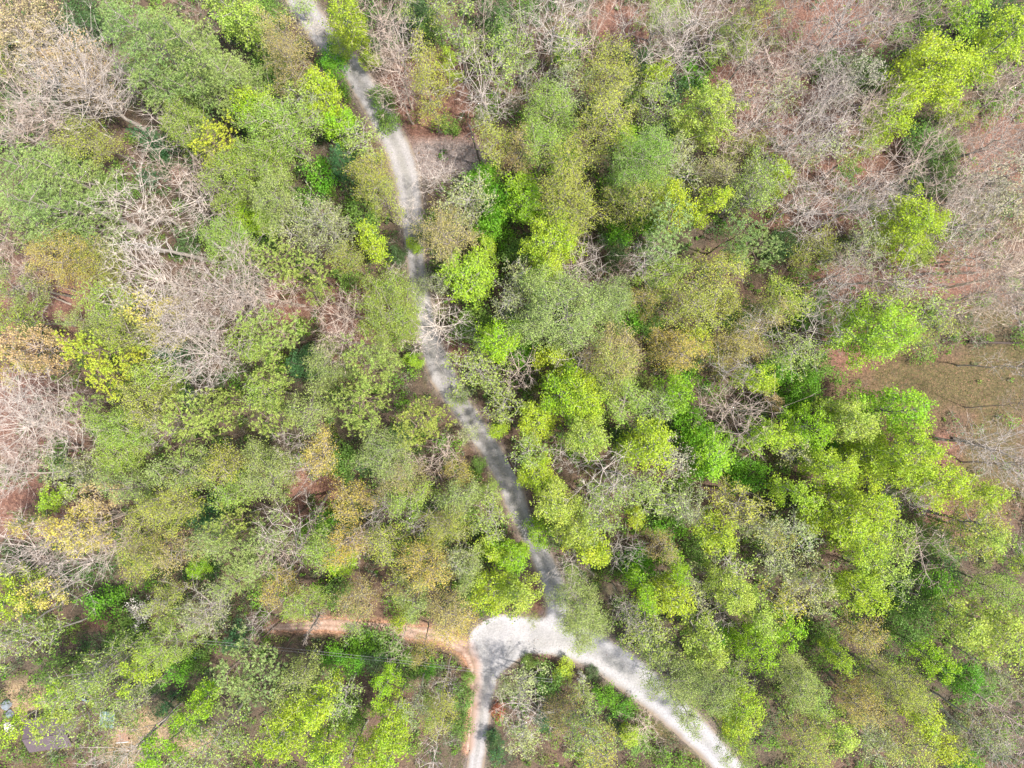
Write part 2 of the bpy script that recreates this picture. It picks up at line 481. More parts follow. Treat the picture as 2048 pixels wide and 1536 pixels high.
def gravel_attrs(x, y):
    s, u, w = road_sdf(x, y); cs, _ = clay_sdf(x, y)
    edge = 1 - np.clip(-s / 1.9, 0, 1)
    u2 = np.clip(np.minimum(np.abs(u), 1.1) * 0.75 + 0.25 * edge, 0, 1.1) + (fbm(x, y, 1.6, 77) - 0.5) * 0.25
    fork = px(1020, 1290); dj = np.hypot(x - fork[0], y - fork[1])
    kj = np.clip((9.0 - dj) / 4.0, 0, 1); kj = kj * kj * (3 - 2 * kj)
    u2 = u2 * (1 - kj) + kj * (0.25 + 0.75 * edge ** 3 + (fbm(x, y * 0.4, 2.0, 78) - 0.5) * 0.4)
    sw, _ = seg_sdf(SOUTH, x, y)
    k = H / F
    south = np.clip((-y / k - (1370 - 768)) / 90.0, 0, 1) * (x / k < 20)
    ww = np.clip(w * 1.05, 0, 1) * (1 - 0.75 * south)
    cc = np.clip(0.7 - cs / 1.0, 0, 1) * 0.6 * (0.5 + fbm(x, y, 1.2, 4))
    return {'across': u2, 'white': ww, 'clay': np.clip(cc, 0, 1)}

BND = (-85, 85, -68, 68)
o = sheet('gravel_road', rough_edge(lambda X, Y: road_sdf(X, Y)[0]), 0.3, 0.05, gravel_material(), 0, gravel_attrs, BND)
tag(o, kind='structure')
o = sheet('clay_driveway', rough_edge(lambda X, Y: clay_sdf(X, Y)[0], 0.5, 8), 0.3, 0.03, clay_material(), 0, lambda x, y: {'across': np.clip(clay_sdf(x, y)[1], -1.1, 1.1)}, (-60, 5, -68, -30))
tag(o, kind='structure')
# ------------------------------------------------------------------ tree shapes
# kind: (first crown height, profile, clumps per m2 of plan, tips per clump, leaf mode, leaf size, leaves per tip, bark tint)
def prof(kind, t):
    t = np.clip(t, 0, 1)
    if kind == 'W':  return np.clip(1.08 - t, 0.06, 1) ** 0.75 * np.clip(t * 9 + 0.35, 0, 1)
    if kind == 'H':  return np.clip(1.03 - t, 0.03, 1) * np.clip(t * 8 + 0.3, 0, 1)
    if kind in 'B':  return np.sin(np.pi * np.clip(0.18 + t * 0.62, 0, 1)) ** 0.8 * (0.35 + 0.65 * np.clip(t * 1.6, 0, 1))
    if kind == 'L':  return np.sin(np.pi * np.clip(0.12 + t * 0.80, 0, 1)) ** 0.75
    return np.sin(np.pi * np.clip(0.14 + t * 0.76, 0, 1)) ** 0.7

SPEC = {
    # crown base, clumps/m2, tips per clump, spread of a clump, tip radius
    'P': dict(cb=0.50, dens=1.15, tips=9, sig=0.38, tr=0.016, h=22),
    'W': dict(cb=0.28, dens=1.0, tips=17, sig=0.52, tr=0.015, h=27),
    'H': dict(cb=0.06, dens=2.2, tips=10, sig=0.50, tr=0.010, h=8),
    'L': dict(cb=0.34, dens=1.35, tips=10, sig=0.50, tr=0.013, h=20),
    'S': dict(cb=0.38, dens=1.0, tips=9, sig=0.62, tr=0.018, h=18),
    'M': dict(cb=0.16, dens=1.3, tips=12, sig=0.50, tr=0.010, h=8),
    'O': dict(cb=0.42, dens=1.45, tips=11, sig=0.48, tr=0.016, h=20),
    'G': dict(cb=0.42, dens=1.25, tips=11, sig=0.52, tr=0.014, h=19),
    'Y': dict(cb=0.40, dens=1.05, tips=10, sig=0.50, tr=0.018, h=19),
    'B': dict(cb=0.34, dens=0.66, tips=12, sig=1.0, tr=0.0150, h=19),
    'D': dict(cb=0.30, dens=1.6, tips=10, sig=0.50, tr=0.012, h=6),
    'X': dict(cb=0.20, dens=3.0, tips=10, sig=0.30, tr=0.010, h=2.2),
}

def grow(kind, R, h, g):
    """skeleton: returns nodes (n,3), parent index, tips mask, trunk nodes count"""
    sp = SPEC[kind]
    cb = sp['cb'] * h
    nt_ = 9
    tz = np.linspace(0, 0.93 * h if kind in 'PWHL' else 0.72 * h, nt_)
    wob = np.cumsum(g.normal(0, 0.012 * h, (nt_, 2)), 0) * np.linspace(0.3, 1, nt_)[:, None]; wob[0] = 0
    trunk = np.column_stack([wob, tz]); 
    npr = int(np.clip(sp['dens'] * math.pi * R * R * 0.8, 9, 110))
    nl = g.integers(3, 6)
    ph = g.uniform(0, 6.28, 4)
    t = g.beta(1.5, 1.2, npr * 3) if kind != 'W' else g.beta(1.1, 1.4, npr * 3)
    a = g.uniform(0, 2 * np.pi, npr * 3)
    lob = 1 + 0.21 * np.sin(nl * a + ph[0]) + 0.14 * np.sin((nl + 2) * a + ph[1] + 5 * t) + 0.08 * np.sin(2 * a + ph[2])
    rr = R * prof(kind, t) * lob * np.sqrt(g.uniform(0.12 if kind == 'B' else 0.22, 1.0, npr * 3)) * 0.92 * np.exp(g.normal(0, 0.10, npr * 3))
    top = trunk[-1, :2]
    Pm = np.column_stack([rr * np.cos(a) + top[0] * t, rr * np.sin(a) + top[1] * t, cb + t * (h - cb) * 0.96])
    # thin out: keep the points farthest from each other
    keep = [0]
    dmin = np.linalg.norm(Pm - Pm[0], axis=1)
    for _ in range(npr - 1):
        i = int(np.argmax(dmin)); keep.append(i); dmin = np.minimum(dmin, np.linalg.norm((Pm - Pm[i]) * [1, 1, 0.8], axis=1))
    Pm = Pm[keep]
    # secondary points around each clump, pushed outwards and upwards
    k = sp['tips']
    sig = sp['sig'] * (0.75 + 0.09 * R)
    flat = 0.35 if kind in 'WH' else 0.6
    off = g.normal(size=(len(Pm), k, 3)) * sig * np.array([1, 1, flat])
    outd = Pm - np.array([top[0], top[1], cb * 0.8]); outd /= np.linalg.norm(outd, axis=1, keepdims=True)
    shift = {'B': 1.7, 'S': 0.7, 'G': 0.5, 'O': 0.4}.get(kind, 0.25)
    tips = (Pm[:, None, :] + off + outd[:, None, :] * sig * shift).reshape(-1, 3)
    tips[:, 2] = np.clip(tips[:, 2], cb * 0.6, h * 1.02)
    root = np.array([0, 0, cb * 0.75])
    bf = {'B': 1.0, 'S': 0.8, 'Y': 0.7}.get(kind, 0.45); jt = 0.03 if kind in 'BS' else 0.07
    # branch attachment: nodes joined one by one to the cheapest point of the tree
    n_all = nt_ * 3 + len(Pm) * 3 + len(tips)
    N = np.zeros((n_all + 400, 3)); PL = np.zeros(n_all + 400); PA = np.full(n_all + 400, -1)
    n = 0
    fine = np.linspace(0, nt_ - 1, nt_ * 2 - 1)
    for q, f_ in enumerate(fine):
        i0 = int(f_); fr = f_ - i0; p = trunk[i0] if fr == 0 else trunk[i0] * (1 - fr) + trunk[min(i0 + 1, nt_ - 1)] * fr
        N[n] = p; PA[n] = n - 1; PL[n] = abs(p[2] - root[2]) * 0.6 if p[2] > root[2] else 1e3
        n += 1
    ntrunk = n
    order = np.argsort(np.linalg.norm(Pm - root, axis=1))
    clump_node = np.zeros(len(Pm), int)
    for ci in order:
        p = Pm[ci]
        d = np.linalg.norm(N[:n] - p, axis=1)
        low = np.clip(N[:n, 2] - p[2] + 0.3 * d * (0.2 if kind in 'WH' else 1), 0, None) * 1.5
        j = int(np.argmin(d + bf * PL[:n] + low))
        L = d[j]
        ns = max(1, int(L / 1.1))
        prev = j
        a0 = N[j].copy()
        bend = g.normal(0, (0.03 if kind == 'B' else 0.05) * L, 3); sag = 0.10 * L * (1 if kind in 'BSGOLY' else 0.3)
        for s_ in range(1, ns + 1):
            f_ = s_ / ns
            q = a0 + (p - a0) * f_ + bend * math.sin(math.pi * f_)
            q[2] -= sag * math.sin(math.pi * f_) * 0.7
            if s_ < ns: q += g.normal(0, jt, 3)
            if n >= len(N) - 1: break
            N[n] = q; PA[n] = prev; PL[n] = PL[prev] + np.linalg.norm(q - N[prev]); prev = n; n += 1
        clump_node[ci] = prev
    Nt = N[:n].copy()
    # tips: each joins within its clump
    allN = [Nt]; allP = [PA[:n].copy()]; base = n
    tip_idx = []
    T = tips.reshape(len(Pm), k, 3)
    for ci in range(len(Pm)):
        cn = clump_node[ci]
        pts = T[ci]; cp = N[cn]
        dd = np.linalg.norm(pts - cp, axis=1); od = np.argsort(dd)
        loc = [cp]; ids = [cn]; pl = [0.0]
        for q in od:
            arr = np.array(loc); d = np.linalg.norm(arr - pts[q], axis=1)
            j = int(np.argmin(d + 0.5 * np.array(pl)))
            loc.append(pts[q]); ids.append(base); pl.append(pl[j] + d[j])
            allN.append(pts[q][None]); allP.append(np.array([ids[j]])); tip_idx.append(base); base += 1
    N = np.concatenate(allN); PA = np.concatenate(allP)
    # pipe model: radii from the number of tips downstream
    cnt = np.zeros(len(N)); has = np.zeros(len(N), bool); has[PA[PA >= 0]] = True
    cnt[~has] = 1
    depth_order = np.arange(len(N))[::-1]
    for i in depth_order:
        if PA[i] >= 0: cnt[PA[i]] += cnt[i]
    return N, PA, cnt, ntrunk, np.array(tip_idx), ~has

PROTO = {}
def proto(kind, size, var):
    key = (kind, size, var)
    if key in PROTO: return PROTO[key]
    sp = SPEC[kind]
    g = np.random.default_rng(abs(hash((ord(kind), size * 10, var))) % (2 ** 31))
    R = size
    h = sp['h'] * (0.8 + 0.05 * R) if kind not in 'MHDX' else sp['h'] * (0.75 + 0.09 * R)
    N, PA, cnt, ntr, tips, leafend = grow(kind, R, h, g)
    rad = sp['tr'] * np.maximum(cnt, 1) ** (0.51 if kind == 'B' else 0.46)
    e = np.arange(len(N)); e = e[PA[e] >= 0]
    # trunk and limbs (thick) as one mesh, fine branches as another
    V0 = N[PA[e]]; V1 = N[e]; r0 = np.minimum(rad[PA[e]], rad[e] * 1.6 + 0.01); r1 = rad[e] * 0.92
    is_trunk = e < ntr
    taper = np.linspace(1, 0.12, ntr); rt = sp['tr'] * len(tips) ** 0.46 * taper + 0.03
    rt[0] *= 1.35
    r0 = np.where(is_trunk, rt[np.clip(PA[e], 0, ntr - 1)], r0); r1 = np.where(is_trunk, rt[np.clip(e, 0, ntr - 1)], r1)
    limb = is_trunk | (cnt[e] > 6)
    parts = {}
    V, Fq = tubes(V0[is_trunk], V1[is_trunk], r0[is_trunk], r1[is_trunk], 7)
    lm = limb & ~is_trunk
    if lm.any():
        Vb, Fb = tubes(V0[lm], V1[lm], r0[lm], r1[lm], 5)
        Fq = np.concatenate([Fq, Fb + len(V)]); V = np.concatenate([V, Vb])
    parts['trunk'] = new_mesh('trunk', V, Fq, 4, M_BARK, smooth=True)
    tw = ~limb
    keep_tw = {'L': 1.0, 'M': 0.3, 'H': 0.2, 'P': 0.6, 'W': 0.8, 'X': 0.1}.get(kind, 1.0)
    if keep_tw < 1: tw &= g.random(len(e)) < keep_tw
    Vt, Ft = tubes(V0[tw], V1[tw], r0[tw], r1[tw] * 0.8, 3)
    if kind in 'BSGYLO':
        # last twigs, thin blades that fan out from every tip
        kk = {'B': 6, 'S': 5, 'G': 4, 'Y': 3, 'L': 2, 'O': 2}[kind]
        C = np.repeat(N[tips], kk, 0); pd = N[tips] - N[PA[tips]]; pd /= np.maximum(np.linalg.norm(pd, axis=1, keepdims=True), 1e-6)
        D = np.repeat(pd, kk, 0) * 0.9 + g.normal(0, 0.42, (len(C), 3)); D[:, 2] += 0.3
        Vb, Fb = blades(C, D, g.uniform(0.5, 1.7 if kind == 'B' else 1.0, len(C)), 0.026 if kind == 'B' else 0.027, g)
        parts['_tw'] = (Vt, Ft, Vb, Fb)
        flat = np.concatenate([Ft.ravel(), (Fb + len(Vt)).ravel()]); counts = np.concatenate([np.full(len(Ft), 4), np.full(len(Fb), 3)])
        parts['twigs'] = new_mesh('twigs', np.concatenate([Vt, Vb]), flat, counts, M_BARK)
        del parts['_tw']
    else:
        parts['twigs'] = new_mesh('twigs', Vt, Ft, 4, M_BARK)
    # foliage
    T = N[tips]
    def around(k, s, fl=0.7):
        C = np.repeat(T, k, 0)
        return C + g.normal(0, s, (len(C), 3)) * np.array([1, 1, fl])
    if kind == 'P':
        k = 2; C0 = around(k, 0.30)
        nb = 13; C = np.repeat(C0, nb, 0); D = g.normal(size=(len(C), 3)); D[:, 2] = np.abs(D[:, 2]) * 0.9 + 0.1
        Vb, Fb = blades(C, D, g.uniform(0.18, 0.34, len(C)), 0.095, g)
        parts['crown'] = new_mesh('crown', Vb, Fb, 3, M_NEEDLE)
    elif kind in 'WH':
        k = 4 if kind == 'W' else 5; C0 = around(k, 0.34 if kind == 'W' else 0.22, 0.5)
        nb = 6; C = np.repeat(C0, nb, 0)
        rad_d = C - np.array([0, 0, 0]); rad_d[:, 2] = 0; rad_d /= np.maximum(np.linalg.norm(rad_d, axis=1, keepdims=True), 1e-3)
        D = rad_d * 0.7 + g.normal(0, 0.7, (len(C), 3)); D[:, 2] = D[:, 2] * 0.6 + 0.25
        Vb, Fb = blades(C, D, g.uniform(0.20, 0.40, len(C)) * (1 if kind == 'W' else 0.8), 0.062 if kind == 'W' else 0.055, g)
        parts['crown'] = new_mesh('crown', Vb, Fb, 3, M_NEEDLE)
    elif kind in 'GO':
        k = 16 if kind == 'G' else 21
        C = around(k, 0.36)
        V, Fq = leaf_quads(C, 0.13 if kind == 'G' else 0.14, 0.5, g)
        parts['crown'] = new_mesh('crown', V, Fq, 4, M_FUZZ)
    elif kind == 'B':
        pass
    else:
        k, sz, s = {'L': (19, 0.22, 0.30), 'S': (9, 0.21, 0.33), 'M': (12, 0.22, 0.34), 'Y': (12, 0.21, 0.30), 'D': (14, 0.14, 0.22), 'X': (14, 0.12, 0.16)}[kind]
        C = around(k, s)
        V, Fq = leaf_quads(C, sz, 0.7, g)
        parts['crown'] = new_mesh('crown', V, Fq, 4, M_PETAL if kind in 'DX' else M_LEAF)
    PROTO[key] = (parts, R, h)
    return PROTO[key]

# tones: code -> (leaf colour as seen, bark colour as seen, name, category, phrase)
TONE = {
    'P1': ((168, 186, 92), (150, 130, 115), 'pine_tree', 'pine', 'yellow-green tufted pine'),
    'P2': ((196, 208, 74), (150, 130, 115), 'pine_tree', 'pine', 'bright yellow-green tufted pine'),
    'P3': ((166, 186, 112), (150, 130, 115), 'pine_tree', 'pine', 'soft pale green tufted pine'),
    'W1': ((160, 182, 100), (190, 180, 168), 'white_pine', 'pine', 'tall feathery grey-green pine'),
    'H1': ((92, 140, 86), (120, 105, 95), 'hemlock_tree', 'conifer', 'small dark bluish green conifer'),
    'L1': ((188, 214, 58), (192, 186, 174), 'poplar_tree', 'broadleaf tree', 'lime green leafy tree'),
    'L2': ((164, 208, 44), (175, 170, 158), 'poplar_tree', 'broadleaf tree', 'vivid green leafy tree'),
    'L3': ((194, 216, 62), (192, 186, 174), 'poplar_tree', 'broadleaf tree', 'yellow-lime leafy tree'),
    'L4': ((194, 216, 92), (195, 190, 178), 'poplar_tree', 'broadleaf tree', 'pale lime leafy tree'),
    'S1': ((182, 205, 100), (198, 192, 182), 'leafing_tree', 'broadleaf tree', 'pale lime half-leafed tree'),
    'S2': ((188, 198, 128), (205, 200, 190), 'leafing_tree', 'broadleaf tree', 'grey-green half-leafed tree'),
    'S3': ((205, 208, 88), (200, 192, 180), 'leafing_tree', 'broadleaf tree', 'yellowish half-leafed tree'),
    'S4': ((208, 202, 165), (205, 198, 188), 'leafing_tree', 'broadleaf tree', 'cream-tinged half-leafed tree'),
    'M1': ((130, 166, 72), (120, 110, 100), 'understory_tree', 'small tree', 'low mid-green bushy tree'),
    'M2': ((122, 182, 46), (120, 110, 100), 'understory_tree', 'small tree', 'low deep green bushy tree'),
    'M3': ((100, 132, 74), (110, 100, 92), 'understory_tree', 'small tree', 'low dark green bushy tree'),
    'O1': ((164, 192, 78), (185, 176, 162), 'oak_tree', 'oak', 'olive green budding oak'),
    'O2': ((168, 186, 100), (165, 158, 148), 'oak_tree', 'oak', 'grey-green budding oak'),
    'G1': ((188, 198, 80), (175, 165, 150), 'oak_tree', 'oak', 'golden olive budding oak'),
    'G2': ((192, 182, 108), (182, 170, 158), 'oak_tree', 'oak', 'tan brown budding oak'),
    'G3': ((208, 192, 92), (182, 170, 158), 'oak_tree', 'oak', 'orange-gold budding oak'),
    'Y1': ((232, 220, 106), (190, 180, 168), 'yellow_tree', 'broadleaf tree', 'bright yellow young-leaved tree'),
    'Y2': ((228, 200, 140), (205, 190, 178), 'yellow_tree', 'broadleaf tree', 'peach and yellow young-leaved tree'),
    'B1': (None, (218, 207, 196), 'bare_tree', 'bare tree', 'whitish leafless tree'),
    'B2': (None, (208, 190, 175), 'bare_tree', 'bare tree', 'pinkish leafless tree'),
    'B3': (None, (200, 190, 178), 'bare_tree', 'bare tree', 'grey leafless tree'),
    'B4': (None, (240, 222, 200), 'bare_tree', 'bare tree', 'cream-tan twiggy leafless tree'),
    'D1': ((245, 243, 235), (150, 140, 130), 'dogwood_tree', 'dogwood', 'white blossoming dogwood'),
    'X1': ((228, 146, 104), (120, 90, 75), 'orange_shrub', 'shrub', 'small orange-red leafed shrub'),
}
SIZES = {'P': (2.4, 3.4, 4.6), 'W': (3.0, 4.6, 6.6), 'H': (1.6, 2.6), 'L': (1.9, 2.8, 4.0, 5.6), 'S': (2.0, 3.0, 4.2), 'M': (1.7, 2.6, 3.6), 'O': (2.2, 3.3, 4.8),
         'G': (2.2, 3.3, 4.6), 'Y': (2.0, 3.2, 4.8), 'B': (2.2, 3.4, 5.0, 6.8), 'D': (1.6,), 'X': (0.8,)}
NVAR = {'P': 3, 'W': 2, 'H': 2, 'L': 3, 'S': 3, 'M': 3, 'O': 3, 'G': 3, 'Y': 2, 'B': 3, 'D': 2, 'X': 1}

